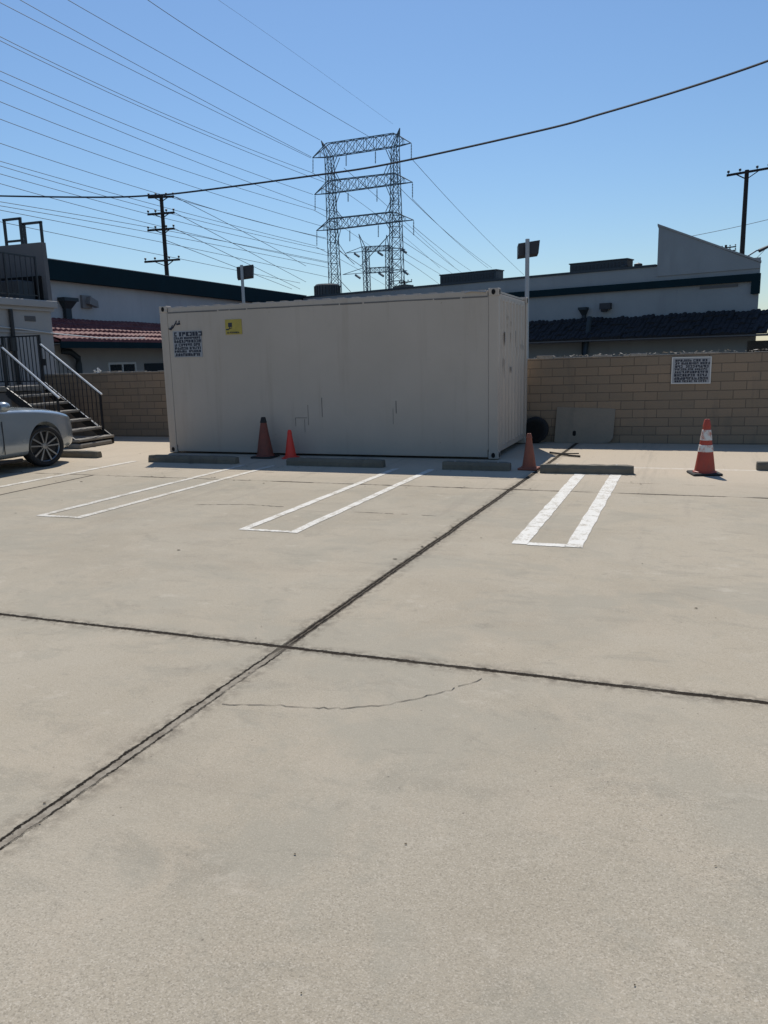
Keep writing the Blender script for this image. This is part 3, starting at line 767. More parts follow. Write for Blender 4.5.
q.build('tile_roof', M['red_tile'], wing, fix=False)
q = MB(); q.prism([WA.w(ua-.02, zr0, OE), WA.w(ua-.02, zr1, .01), WA.w(ua-.02, zr0, .01)], WA.e*.06); q.build('gable_end', M['red_tile'], wing)
q = MB(); q.fbox(WA, ua, ub, zr0-.26, zr0+.0, OE-.05, OE+.04); q.build('eave_fascia', M['trim_teal'], wing)
q = MB(); q.fbox(WA, ua, ub, zr0-.10, zr0-.06, .0, OE-.06); q.build('soffit', M['stucco_dark'], wing)
FL = Facade((-25.6+.9, 26), (-25.6+.9, 56))
q = MB(); q.fbox(WA, ua+.3, ub, 0, zr0-.11, .01, .9); q.build('lower_wall', M['stucco_left'], wing)
def window(F, x0, y0, x1, y1, parent, frame=True, label=None):
    a, zt = F.on(x0, y0); b_, _ = F.on(x1, y0); zb = F.on((x0+x1)/2, y1)[1]
    q = MB(); fr = .10
    if frame:
        for (p0, p1, q0, q1) in ((a, b_, zt-fr, zt), (a, b_, zb, zb+fr), (a, a+fr, zb+fr, zt-fr), (b_-fr, b_, zb+fr, zt-fr), ((a+b_)/2-.04, (a+b_)/2+.04, zb+fr, zt-fr)): q.fbox(F, p0, p1, q0, q1, .0, .07)
        w = q.build('window', M['white_frame'], parent)
        q = MB(); q.fbox(F, a+fr*.5, b_-fr*.5, zb+fr*.5, zt-fr*.5, .001, .03); q.build('pane', M['window_dark'], w)
    else:
        q.fbox(F, a, b_, zb, zt, .002, .05); q.build('window', M['window_dark'], parent)
window(FL, 107, 362.5, 135, 376, wing)
window(FL, 144, 363.5, 172, 372, wing, False)
def leader_head(F, x, y0, y1, wpx, parent, off=0.0, below=None):
    u, zt = F.on(x, y0); zb = F.on(x, y1)[1]; uw = abs(F.on(x+wpx, y0)[0]-F.on(x-wpx, y0)[0])/2; h = zt-zb
    q = MB(); P = lambda du, z, o: F.w(u+du, z, o)
    def frus(w0, w1, z0, z1, d0, d1):
        vs = [P(-w0, z0, .02), P(w0, z0, .02), P(w0, z0, d0), P(-w0, z0, d0), P(-w1, z1, .02), P(w1, z1, .02), P(w1, z1, d1), P(-w1, z1, d1)]
        q.add(vs, [(0,1,2,3), (4,5,6,7), (0,1,5,4), (1,2,6,5), (2,3,7,6), (3,0,4,7)])
    frus(uw, uw, zt-h*.15, zt, .42, .42); frus(uw*.42, uw*.86, zt-h*.45, zt-h*.15, .2, .38); frus(uw*.40, uw*.40, zb, zt-h*.45, .2, .2)
    return q.build('leader_head', M['copper'], parent)
leader_head(WA, 64, 298, 322, 7, wing)
u, z = FL.on(66, 352)
q = MB(); q.tube([FL.w(u-.3, z+.05, .02), FL.w(u, z, .25), FL.w(u+.35, z-.25, .30), FL.w(u+.45, z-.5, .22), FL.w(u+.45, -.02, .2)], .13, 8); q.build('downspout', M['copper'], wing)
u, z = WA.on(86.5, 302)
q = MB(); q.fbox(WA, u-.4, u+.2, z-.28, z+.28, .0, .12); q.prism([WA.w(u-.2, z-.1, .12), WA.w(u+.4, z-.25, .12), WA.w(u+.36, z+.05, .12), WA.w(u-.1, z+.22, .12)], WA.n*.22); q.build('wall_light', worn('grey_lamp_housing', (.20, .19, .185), .6), wing)

# ------------------------------------------------------------------ right building
RB = Facade(plan(8.62-.789*21, 46.6+.614*21), plan(14.45+.789*5.2, 42.06-.614*5.2))
rb = thing('low_commercial_building', RB.w(20, 0), 'low grey building with dark tiled mansard and wedge shaped parapet', 'building')
uL = 0.0; uR = RB.on(759, 290)[0]
zp0 = RB.on(530, 278)[1]; zp1 = RB.on(655, 266.5)[1]; zp = (zp0+zp1)/2
BK = plan(.40, 1.0)
q = MB(); q.prism([RB.w(uL, 0), RB.w(uR, 0), RB.w(uR, zp), RB.w(uL, zp)], BK*13); q.build('wall', M['stucco_grey'], rb)
q = MB(); q.fbox(RB, uL, RB.on(656, 266)[0], zp+.002, zp+.11, -14, .06); q.build('parapet_cap', M['hvac'], rb)
uw = RB.on(657.5, 266)[0]; zw = RB.on(657.5, 226)[1]; ze = RB.on(760, 263)[1]
q = MB(); q.prism([RB.w(uw, zp-.5, .05), RB.w(uR, zp-.5, .05), RB.w(uR, ze, .05), RB.w(uw, zw, .05)], BK*9); q.build('wedge_parapet', M['stucco_grey'], rb)
q = MB(); q.prism([RB.w(uw-.05, zw+.01, .09), RB.w(uR+.05, ze+.01, .09), RB.w(uR+.05, ze+.10, .09), RB.w(uw-.05, zw+.10, .09)], BK*9.1); q.build('wedge_coping', M['stucco_left'], rb)
za = RB.on(530, 291)[1]; zb_ = RB.on(530, 297.5)[1]
za2 = RB.on(755, 274)[1]; zb2 = RB.on(755, 281.5)[1]
q = MB(); q.prism([RB.w(uL, zb_, .052), RB.w(uR+.06, (zb_+zb2)/2, .052), RB.w(uR+.06, (za+za2)/2, .052), RB.w(uL, za, .052)], RB.n*.14)
ue = RB.on(752, 285)[0]; q.fbox(RB, ue, uR+.06, RB.on(755, 294)[1], (zb_+zb2)/2, .052, .19); q.build('trim_band', M['trim_teal'], rb)
# mansard: barrel tiles in courses
OM = 1.9
FM = Facade(RB.w(0, 0, OM), RB.w(30, 0, OM))
zm1 = (RB.on(530, 321.5)[1]+RB.on(757, 309)[1])/2; zm0 = (FM.on(560, 338)[1]+FM.on(757, 329)[1])/2
um0, um1 = RB.on(470, 322)[0], uR+.9; nc = 5
zm1 -= .08; zm0 -= .16
q = MB(); step = (zm1-zm0)/nc; dstep = OM*.9/nc; nu = int((um1-um0)/.23); rnd = random.Random(6)
jits = [[rnd.uniform(-.05, .06) for _ in range(nu+2)] for _ in range(nc)]
for i in range(nc):
    z0_, z1_ = zm0+step*i, zm0+step*(i+1)+.03; oa, ob = OM-dstep*i, OM-dstep*(i+1)
    vs = []; fs = []
    for j in range(nu*6+1):
        t = j/6; w = .08*abs(math.sin(math.pi*t)); uu = um0+j*(um1-um0)/(nu*6); jt = jits[i][int(t)]
        vs += [RB.w(uu, z0_-.02, oa), RB.w(uu, z0_+.04+w*.6+jt, oa+w*.5), RB.w(uu, z1_+w*.5+jt, ob+.02)]
    for j in range(nu*6): fs += [(3*j, 3*j+3, 3*j+4, 3*j+1), (3*j+1, 3*j+4, 3*j+5, 3*j+2)]
    q.add(vs, fs)
q.build('mansard_roof', M['slate'], rb, fix=False)
q = MB(); q.fbox(RB, um0, um1, zm0-.10, zm0-.03, .02, OM-.03); q.build('soffit', M['stucco_dark'], rb)
q = MB(); q.prism([RB.w(um1, zm0-.05, OM), RB.w(um1, zm1, OM*.1), RB.w(um1, zm0-.05, .0)], RB.e*.05); q.build('mansard_end', M['slate'], rb)
leader_head(RB, 585, 307.5, 325, 4, rb)
FMw = RB
u, z = RB.on(586, 340)
q = MB(); q.bar(RB.w(u, z+.3, .2), RB.w(u, -.02, .2), .15, 8)
u2, z2 = RB.on(598, 330); q.bar(RB.w(u2, zm1+.1, OM*.6), RB.w(u2, -.02, OM+.1), .13, 8); q.build('downspout', M['copper'], rb)
u, z = RB.on(606.5, 307)
q = MB(); q.fbox(RB, u-.3, u+.3, z-.12, z+.2, .0, .25); q.lathe(RB.w(u, z-.28, .3), [(.0001, 0), (.16, .02), (.2, .16), (.0001, .2)], 12); q.build('wall_light', M['lamp_box'], rb)
q = MB(); u, z = RB.on(700, 287); u2, _ = RB.on(738, 285); q.fbox(RB, u, u2, z-.10, z+.02, .002, .06); q.build('wall_trim', M['stucco_dark'], rb)
window(RB, 748, 341, 775, 352, rb, False)
def roof_unit(name, x0, y0, x1, y1, setback, label, cat, depth=.9, leg=.12):
    F = Facade(RB.w(0, 0, -setback), RB.w(30, 0, -setback)); a, zt = F.on(x0, y0); b_, _ = F.on(x1, y1); zt = (F.on(x0, y0)[1]+F.on(x1, y0)[1])/2; zb = zp-.02
    s = thing(name, F.w((a+b_)/2, zb), label, cat)
    q = MB(); q.fbox(F, a, b_, zb+.2, zt, -depth, 0); q.fbox(F, a-.05, b_+.05, zt+.001, zt+.06, -depth-.05, .05); q.build('casing', M['hvac'], s)
    q = MB(); n = max(4, int((b_-a)/.22))
    for i in range(n): q.fbox(F, a+.1+i*(b_-a-.2)/n, a+.1+(i+.55)*(b_-a-.2)/n, zb+.4, zt-.12, .002, .02)
    q.build('louvre_panel', M['lamp_box'], s)
    q = MB(); q.fbox(F, a+.05, b_-.05, zb-.1, zb+.2, -depth+.1, -.05)
    q.build('curb', M['hvac'], s)
    return s
roof_unit('rooftop_unit', 440, 273, 496, 270, 2.0, 'long dark rooftop unit left of the lamp on the tall pole', 'rooftop unit')
roof_unit('rooftop_unit', 570, 262, 627, 258, 2.0, 'dark rooftop unit beside the wedge shaped parapet', 'rooftop unit')
F = Facade(RB.w(0, 0, -2.5), RB.w(30, 0, -2.5)); a, z = F.on(505, 283); b_, _ = F.on(540, 280)
s = thing('roof_hatch', F.w((a+b_)/2, zp), 'low flat roof hatch right of the long dark rooftop unit', 'roof hatch')
q = MB(); q.fbox(F, a, b_, zp-.1, zp+.25, -1.2, 0); q.build('curb', M['hvac'], s); q = MB(); q.fbox(F, a-.08, b_+.08, zp+.252, zp+.36, -1.28, .08); q.build('lid', M['roof_grey'], s)
F = Facade(RB.w(0, 0, -4), RB.w(30, 0, -4)); a, z = F.on(309, 284); b_, _ = F.on(328, 284); r_ = (b_-a)/2
s = thing('roof_ventilator', F.w((a+b_)/2, zp), 'squat round roof ventilator below the near lattice tower', 'ventilator')
q = MB(); q.lathe(F.w((a+b_)/2, zp-.1, -1), [(r_*.8, 0), (r_*.8, .25), (r_, .3), (r_, z-zp-.05), (r_*.9, z-zp+.05), (.0001, z-zp+.1)], 24); q.build('drum', M['hvac'], s, smooth=True)
q = MB()
for i in range(24):
    t = 2*math.pi*i/24; cc = F.w((a+b_)/2, zp-.1, -1); p = Vector((math.cos(t), math.sin(t), 0))*(r_+.02); q.bar(cc+p+Vector((0, 0, .32)), cc+p+Vector((0, 0, z-zp-.08)), .05, 4)
q.build('louvre_fins', M['lamp_box'], s)
a, z = F.on(388, 283)
s = thing('roof_vent', F.w(a, zp), 'small brown hooded vent on the roof below the far lattice tower', 'vent')
q = MB(); cc = F.w(a, zp-.1, -1); q.prism([cc+F.e*-1.0, cc+F.e*.65, cc+F.e*.65+Vector((0, 0, .95)), cc+F.e*-.3+Vector((0, 0, .85))], F.n*-1.2); q.build('hood', worn('brown_sheet_metal', (.10, .09, .075), .6), s)
q = MB(); q.fbox(F, a-.9, a+.6, zp-.15, zp-.02, -.9, -.1); q.build('curb', M['hvac'], s)
for (px, py) in ((638, 266), (651, 267)):
    a, z = F.on(px, py); q = MB(); cc = F.w(a, zp-.1, 2); q.lathe(cc, [(.12, 0), (.12, .4), (.22, .42), (.22, .52), (.0001, .6)], 12)
    tag(q.build('vent_pipe', M['hvac']), ('short capped vent pipe on the roof, nearer the dark rooftop unit', 'short capped vent pipe on the roof, nearer the wedge parapet')[px > 640], 'vent pipe', 'capped vent pipes')

# ------------------------------------------------------------------ light poles
def light_pole(x, y, d, wp, r_, hx0, hx1, hy0, hy1, label):
    P = far_point(x, y, d); s = thing('light_pole', (P.x, P.y, -.02), label, 'light pole')
    px = d/F_PX; top = P.z
    q = MB(); q.bar((P.x, P.y, -.02), (P.x, P.y, top), r_*1.1, 10, r2=r_); q.lathe((P.x, P.y, -.02), [(r_*2.2, 0), (r_*2.2, .03), (r_*1.2, .05)], 12); q.build('pole', M['galv'], s, smooth=True)
    a = far_point(hx0, hy0, d); b_ = far_point(hx1, hy1, d); e = turn((1, 0, 0)); n = turn((0, 1, 0))
    lo = (a-P).dot(e); hi = (b_-P).dot(e); zt, zb = a.z, b_.z
    q = MB(); sh = (hi-lo)*.06; off = n*(r_+.03)
    pts = [P*1.0+e*(lo)+off, P+e*hi+off]
    base = [Vector((pts[0].x, pts[0].y, zt-.02)), Vector((pts[1].x, pts[1].y, zt+.04)), Vector((pts[1].x, pts[1].y, zb+.05))-e*sh, Vector((pts[0].x, pts[0].y, zb))+e*.0]
    q.prism(base, n*.15-Vector((0, 0, .05))); lh = q.build('lamp_head', M['lamp_box'], s)
    q = MB(); q.prism([p+n*.153-Vector((0, 0, .052)) + (sum(base, Vector())/4-p)*.15 for p in base], n*.012); q.build('lens', M['lens'], lh)
    q = MB(); q.bar(Vector((P.x, P.y, (zt+zb)/2)), Vector((P.x, P.y, (zt+zb)/2))+off, .035, 6); q.build('bracket', M['galv'], s)
light_pole(527.5, 239, 17.6, 4.5, .045, 519, 540.5, 242, 255, 'slim grey light pole with dark floodlight at the container right end')
light_pole(241.5, 265, 24, 3, .045, 236, 253.5, 266, 277.5, 'distant light pole with dark floodlight rising behind the container left half')

# ------------------------------------------------------------------ utility poles
def utility_pole(x, ytop, xb, d, r_, arms, label, braces=True, ins=3):
    P = far_point(x, ytop, d); B = far_point(xb, 300, d); sl = (B-P)/(B.z-P.z); base = P+sl*(-P.z); base = Vector((P.x, P.y, 0))
    s = thing('utility_pole', base, label, 'utility pole')
    q = MB(); q.bar(base, P, r_*1.25, 10, r2=r_*.85); q.build('pole', M['wood_pole'], s, smooth=True)
    for (xa, ya, xc, yc) in arms:
        a = far_point(xa, ya, d-.35); c_ = far_point(xc, yc, d-.35)
        q = MB(); q.bar(a, c_, r_*.62, 4)
        mid = Vector((P.x, P.y, (a.z+c_.z)/2)); L = (c_-a).length
        if braces:
            for e_ in (a.lerp(mid, .45), c_.lerp(mid, .45)): q.bar(e_, mid-Vector((0, 0, L*.14)), r_*.25, 4)
        o = q.build('cross_arm', M['wood_pole'], s)
        for t in ([.03, .3, .7, .97] if ins > 2 else [.05, .95]):
            q = MB(); p = a.lerp(c_, t); q.lathe(p+Vector((0, 0, r_*.4)), [(r_*.16, 0), (r_*.16, r_*.5), (r_*.5, r_*.55), (r_*.5, r_*1.3), (r_*.1, r_*1.5)], 8)
            q.build('insulator', M['hvac'], o)
    return s
utility_pole(161, 194.5, 162, 80, .20, ((148, 197.5, 174, 196.5), (147.5, 214.5, 174.5, 212.5), (147.5, 230.5, 174.5, 228.5), (144.5, 262, 180, 259.5)), 'wooden utility pole with four cross arms behind the red roofed building')
utility_pole(747, 170, 745, 60, .17, ((727, 175.5, 770, 168),), 'tall wooden utility pole with one cross arm behind the wedge parapet')
utility_pole(726, 245, 726, 130, .20, ((716, 249, 736, 246.5), (716, 253.5, 736, 250)), 'short distant utility pole tip just above the sloping wedge parapet')
utility_pole(404.5, 281, 404.5, 150, .22, ((399, 283, 412, 281.5),), 'tiny distant utility pole top right of the far lattice tower')
# street lamp arm near the right pole
P = far_point(748, 256, 62); Q = far_point(764, 248.5, 62); s = thing('street_lamp', (P.x, P.y, 0), 'street lamp arm sticking out beside the tall pole at the right edge', 'street lamp')
q = MB(); q.bar((P.x, P.y, 0), P, .12, 8); q.tube([P, P.lerp(Q, .5)+Vector((0, 0, .1)), Q], .06, 6); q.build('post', M['galv'], s)
q = MB(); d = (Q-P).normalized(); q.bar(Q-d*.4, Q+d*.45, .14, 6, r2=.1); q.build('lamp_head', M['lamp_box'], s)

# ------------------------------------------------------------------ lattice towers
def lattice(q, a0, a1, b0, b1, n, r_, w=Vector((0, 0, 0)), side=True):
    """flat truss between chord a0-a1 and chord b0-b1, doubled at offset w"""
    for o in ((Vector((0, 0, 0)), w) if w.length > 0 else (Vector((0, 0, 0)),)):
        q.bar(a0+o, a1+o, r_, 4); q.bar(b0+o, b1+o, r_, 4)
        for i in range(n):
            t0, t1 = i/n, (i+1)/n; A0, A1, B0, B1 = a0.lerp(a1, t0)+o, a0.lerp(a1, t1)+o, b0.lerp(b1, t0)+o, b0.lerp(b1, t1)+o
            q.bar(A0, B1, r_*.6, 4); q.bar(B0, A1, r_*.6, 4); q.bar(A1, B1, r_*.6, 4)
    if w.length > 0:
        for (c0, c1) in ((a0, a1), (b0, b1)):
            for i in range(n):
                t0, t1 = i/n, (i+1)/n
                p0, p1 = (c0.lerp(c1, t0), c0.lerp(c1, t1)+w) if i % 2 else (c0.lerp(c1, t0)+w, c0.lerp(c1, t1))
                q.bar(p0, p1, r_*.5, 4)
def on3(F, x, y, off=0): u, z = F.on(x, y, off); return F.w(u, z, off)
kx = lambda d: (290 + d/5.12)
ky = lambda d: (110 + d/5.12)
TF = Facade(plan(-12.5*1.03, 178), plan(2.0*.98, 166))
T = lambda x, y: on3(TF, kx(x), ky(y))
tw = thing('lattice_tower', TF.w(7, 0), 'large two legged steel lattice power tower nearest the camera', 'power tower', 'lattice power towers')
RT = .095; DW = TF.n*-.9
def ground_to(p, q_):      # carry a leg line on down to the ground
    d = (q_-p); t = (0-p.z)/d.z; return p + d*t
for (la, lb, ra, rb_, lat, lab) in (((178, 235), (197, 830), (208, 235), (250, 930), (152, 155), 0), ((518, 190), (505, 890), (545, 190), (572, 890), (555, 90), 1)):
    q = MB()
    p0, p1, r0, r1 = T(*la), T(*lb), T(*ra), T(*rb_)
    pg, rg = ground_to(p0, p1), ground_to(r0, r1)
    lattice(q, p0, pg, r0, rg, 20, RT, DW)
    ap = T(*lat); 
    for o in (Vector((0,0,0)), DW): q.bar(ap+DW*.5, p0+o, RT, 4); q.bar(ap+DW*.5, r0+o, RT, 4)
    q.build('mast', M['lattice'], tw)
def bridge(lt, lb, rt, rb_, ltip, rtip, name='cross_arm'):
    q = MB(); lattice(q, T(*lt), T(*rt), T(*lb), T(*rb_), 7, RT, DW)
    tips = []
    for tip, c0, c1 in ((ltip, lt, lb), (rtip, rt, rb_)):
        tp = T(*tip)
        ext0, ext1 = T(*c0), T(*c1)
        for o in (Vector((0, 0, 0)), DW):
            q.bar(tp+DW*.5, ext0+o, RT, 4); q.bar(tp+DW*.5, ext1+o, RT, 4)
            m0 = (tp+DW*.5).lerp(ext0+o, .5); m1 = (tp+DW*.5).lerp(ext1+o, .5); q.bar(m0, m1, RT*.6, 4); q.bar(m0, ext1+o, RT*.6, 4)
        tips.append(tp)
    return q.build(name, M['lattice'], tw)
bridge((185, 170), (182, 240), (530, 118), (535, 185), (108, 243), (612, 167))
bridge((195, 360), (200, 425), (530, 322), (540, 378), (118, 432), (620, 368))
bridge((205, 555), (208, 612), (525, 520), (545, 570), (128, 617), (625, 562))
# knee braces under each bridge
for (a_, b_, c_, d_) in ((240, 240, 205, 330), (490, 200, 520, 270), (240, 420, 210, 510), (490, 385, 525, 470), (500, 280, 480, 330), (215, 310, 245, 365), (220, 505, 262, 560), (520, 455, 490, 520), (245, 610, 225, 690), (490, 575, 528, 640)):
    q = MB(); q.bar(T(a_, b_), T(c_, d_), RT*.8, 4); q.bar(T(a_, b_)+DW, T(c_, d_)+DW, RT*.8, 4); q.build('knee_brace', M['lattice'], tw)
for (a_, b_, c_, d_) in ((525, 620, 360, 800), (235, 700, 330, 790), (220, 640, 300, 760), (225, 840, 310, 930), (250, 720, 380, 810), (545, 600, 380, 780)): q = MB(); q.bar(T(a_, b_), T(c_, d_), RT*.7, 4); q.build('diagonal_brace', M['lattice'], tw)
for (x_, y0, y1) in ((110, 245, 318), (280, 225, 285), (430, 205, 272), (614, 167, 245), (121, 432, 512), (290, 420, 468), (438, 398, 468), (620, 368, 448), (130, 617, 695), (299, 612, 672), (445, 585, 650), (626, 562, 640)):
    q = MB(); a_, b_ = T(x_, y0)+DW*.5, T(x_, y1)+DW*.5; q.bar(a_, b_, .05, 5)
    for i in range(9): p = a_.lerp(b_, .12+.8*i/8); q.bar(p, p+Vector((0, 0, -.10)), .13, 6)
    q.build('insulator_string', M['lattice'], tw)

TF2 = Facade(plan(-8.2, 305), plan(8.4*.5, 295)); T2 = lambda x, y: on3(TF2, kx(x), ky(y))
t2 = thing('lattice_tower', TF2.w(5, 0), 'smaller more distant lattice power tower seen between the near tower legs', 'power tower', 'lattice power towers')
R2 = .15; D2 = TF2.n*-2.2
for (la, lb, ra, rb_, ap_) in (((368, 700), (378, 925), (384, 700), (394, 925), (352, 635)), ((488, 690), (490, 890), (504, 690), (512, 890), (495, 640))):
    q = MB(); p0, p1, r0, r1 = T2(*la), T2(*lb), T2(*ra), T2(*rb_); lattice(q, p0, ground_to(p0, p1), r0, ground_to(r0, r1), 22, R2, D2); q.bar(T2(*ap_), p0, R2, 4); q.bar(T2(*ap_), r0, R2, 4); q.build('mast', M['lattice'], t2)
for (y0, y1, xa, xb) in ((700, 725, 285, 590), (810, 835, 270, 600)):
    q = MB(); lattice(q, T2(370, y0), T2(505, y0-8), T2(370, y1), T2(505, y1-8), 6, R2*.8, D2)
    for (tx, ty, cx) in ((xa, y1+8, 370), (xb, y1-12, 505)): q.bar(T2(tx, ty), T2(cx, y0), R2*.8, 4); q.bar(T2(tx, ty), T2(cx, y1), R2*.9, 4)
    q.build('cross_arm', M['lattice'], t2)
for (xa, ya) in ((330, 735), (450, 728), (572, 715), (335, 845), (455, 835), (580, 825)):
    q = MB(); q.bar(T2(xa, ya), T2(xa+24, ya+16), .42, 6); q.build('insulator_string', M['lattice'], t2)

# ------------------------------------------------------------------ power lines
def line(pts, r_, label, group='power lines', n=24, sag=.0, name='power_line'):
    P = [far_point(x, y, d) for x, y, d in pts]; out = []
    if len(P) == 2: P = [P[0], (P[0]+P[1])/2-Vector((0, 0, sag)), P[1]]
    # Lagrange parabola through three points, or Catmull-Rom for more
    if len(P) == 3:
        L1 = (P[1]-P[0]).length; L2 = L1+(P[2]-P[1]).length; tm = L1/L2
        for i in range(n+1):
            t = i/n; out.append(P[0]*((t-tm)*(t-1)/(tm)) + P[1]*(t*(t-1)/(tm*(tm-1))) + P[2]*(t*(t-tm)/(1-tm)))
    else:
        Q = [P[0]*2-P[1]] + P + [P[-1]*2-P[-2]]
        for i in range(1, len(Q)-2):
            for j in range(8):
                t = j/8; a, b_, c_, d = Q[i-1], Q[i], Q[i+1], Q[i+2]
                out.append(.5*((2*b_)+(c_-a)*t+(2*a-5*b_+4*c_-d)*t*t+(3*b_-a-3*c_+d)*t**3))
        out.append(P[-1])
    q = MB(); q.tube(out, r_, 5)
    return tag(q.build(name, M['wire'], smooth=True), label, 'power line', group)
def span(x0, y0, xm, ym, x1, y1, label, r_=.041, d0=105, dm=142, d1=173):
    # run on past the frame on the left
    ex = x0-(xm-x0)*.45; ey = y0-(ym-y0)*.47
    return line([(ex, ey, d0-12), (xm, ym, (d0+d1)/2+2), (x1, y1, d1)], r_, label)
span(20, 0, 180, 88, 311.5, 157, 'upper of the paired lines reaching the left tip of the top tower arm')
span(0, 3, 180, 94, 311, 158, 'lower of the paired lines reaching the left tip of the top tower arm')
span(68, 0, 190, 69, 320, 140, 'ground wire from the top edge to the left peak of the near tower')
span(150, 0, 250, 66, 368, 136, 'line from the top edge to the middle of the top tower arm')
span(216, 0, 300, 57, 393, 124, 'faint upper ground wire reaching the right peak of the near tower', .016)
L_ = [((0, 35), (180, 121), (311.5, 172.5), 'line ending at the upper left insulator of the near tower, top of a close pair'),
      ((0, 39), (180, 124), (344, 166), None)]
span(0, 35, 180, 120.5, 311.5, 172.5, 'line ending at the upper left insulator string, above its close twin')
span(0, 39, 180, 124, 345, 190, 'line just below its close twin, passing behind the upper left tower leg')
span(0, 70, 180, 146, 313, 194.5, 'line ending at the left tip of the middle tower arm')
span(0, 79, 180, 155.5, 346, 218, 'line passing behind the left tower leg between the middle and lower arms')
span(0, 100, 180, 169, 313.5, 210, 'line ending at the middle left insulator string of the near tower')
span(0, 118, 180, 182.5, 335, 230, 'line crossing the left tower leg just below the middle arm')
span(0, 142, 180, 200, 330, 240, 'line crossing the left tower leg at the lowest arm')
D_ = ((0, 161, 180, 211.5, 316, 246), (0, 165, 180, 216, 325, 250), (0, 173, 180, 222, 330, 256), (0, 182.5, 180, 231, 328, 263), (0, 203, 180, 233, 328, 262), (0, 207, 180, 238, 330, 268), (0, 211, 180, 246, 332, 278), (0, 222, 156, 254, 300, 283))
for v in D_:
    o = span(*v, 'one of the low thin lines crowding behind the utility pole on the left', .05, 130, 170, 215)
    o['group'] = 'low distant lines left of the tower'
for i, v in enumerate(((174, 196.5, 238, 229, 306, 266), (174, 196.5, 240, 217, 326, 238), (174.5, 212.5, 238, 246, 306, 282), (174.5, 228.5, 238, 259, 300, 289), (165, 240, 238, 268, 292, 289))):
    lab = ('steeper line leaving the top arm of the left utility pole', 'flatter line leaving the top arm of the left utility pole', 'line leaving the second arm of the left utility pole', 'line leaving the third arm of the left utility pole', 'line leaving the left utility pole shaft below its third arm')[i]
    line([(v[0], v[1], 80), (v[2], v[3], 95), (v[4], v[5], 115)], .028, lab)
R_ = ((411, 158, 467, 219, 524, 275, 'line falling from the top right tower arm to the roof near the lamp pole'),
      (412, 198.5, 450, 236, 488, 268, 'line falling from the middle right insulator to the long rooftop unit'),
      (398, 186, 445, 231, 492, 268, 'line falling from the right tower leg just above its middle arm'),
      (413, 226, 442, 250, 471, 271, 'line falling from the lowest right insulator string'),
      (403, 225, 432, 250, 462, 273, 'line falling from the right tower leg at the lowest arm'),
      (401, 240, 427, 257, 453, 274, 'third lowest line descending right of the near tower'),
      (403, 252, 423, 264, 443, 276, 'second lowest line descending right of the near tower'),
      (403, 259, 421, 271, 439, 284, 'lowest line descending right of the near tower'),
      (311.5, 172.5, 365, 206, 440, 268, 'line crossing inside the tower from its upper left insulator'),
      (344, 168, 395, 213, 455, 268, 'line crossing inside the tower from its upper middle insulator'),
      (313.5, 210, 350, 232, 410, 275, 'line crossing inside the tower from its middle left insulator'),
      (316, 247, 345, 262, 385, 285, 'line crossing inside the tower from its lower left insulator'))
for v in R_: line([(v[0], v[1], 173), (v[2], v[3], 235), (v[4], v[5], 330)], .05, v[6])
line([(684, 237.5, 75), (727, 229, 72), (800, 211.5, 68)], .022, 'dashed looking wire from the wedge parapet to the right edge')
line([(752, 262, 66), (768, 246, 64), (790, 216, 62)], .018, 'thin wire rising steeply past the street lamp at right edge')
o = line([(-170, 188, 31), (-60, 193.5, 29.6), (0, 196, 28.8), (100, 197.3, 27.4), (150, 195.6, 26.8), (190, 192, 26.2), (311, 176, 24.6), (391, 163.6, 23.5), (543, 130, 21.6), (600, 114.4, 21.0), (680, 90.5, 20.1), (768, 61, 19.2), (860, 24, 18.3), (960, -25, 17.4)], .028, 'thick sagging cable sweeping across the whole sky above the container', None, name='overhead_cable')
o['category'] = 'cable'

# ------------------------------------------------------------------ silver sedan
CX, CY = -10.55, 8.5
car = thing('parked_car', (CX, CY, 0), 'silver blue sedan parked beside the stairs, only its front visible', 'car')
ST = [  # y, z bottom, half width, shoulder z, shoulder half width, centre top z
    (2.47, .34, .52, .66, .48, .72), (2.43, .25, .70, .72, .64, .79), (2.28, .21, .83, .79, .78, .87), (2.0, .19, .895, .85, .84, .935), (1.5, .18, .922, .915, .865, .985), (1.0, .18, .925, .945, .87, 1.01), (.72, .18, .925, .955, .87, 1.02),
    (.0, .18, .925, .96, .875, 1.02), (-.8, .18, .925, .975, .87, 1.03), (-1.5, .19, .92, .985, .86, 1.04), (-2.0, .22, .89, .985, .82, 1.04), (-2.3, .27, .83, .95, .75, 1.01), (-2.44, .36, .70, .85, .62, .9)]
def ring(y, zb, w, zs, ws, zt):
    h = [(0, zb), (w*.62, zb), (w*.93, zb+.035), (w*.985, zb+.13), (w, zb+(zs-zb)*.45), (w*.99, zb+(zs-zb)*.72), (w*.975, zb+(zs-zb)*.80), ((w+ws)/2, zs-.03), (ws, zs), (ws*.82, zs+(zt-zs)*.5), (ws*.45, zs+(zt-zs)*.88), (0, zt)]
    return [(x, y, z) for x, z in h] + [(-x, y, z) for x, z in h[-2:0:-1]]
def loft(sts, ringf):
    vs = []; fs = []; rings = [ringf(*s_) for s_ in sts]; n = len(rings[0])
    for r_ in rings: vs += [Vector((CX+x, CY+y, z)) for x, y, z in r_]
    for i in range(len(rings)-1):
        for k_ in range(n): fs.append((i*n+k_, i*n+(k_+1) % n, (i+1)*n+(k_+1) % n, (i+1)*n+k_))
    fs += [tuple(range(n)), tuple((len(rings)-1)*n+k_ for k_ in range(n-1, -1, -1))]
    q = MB(); q.add(vs, fs); return q
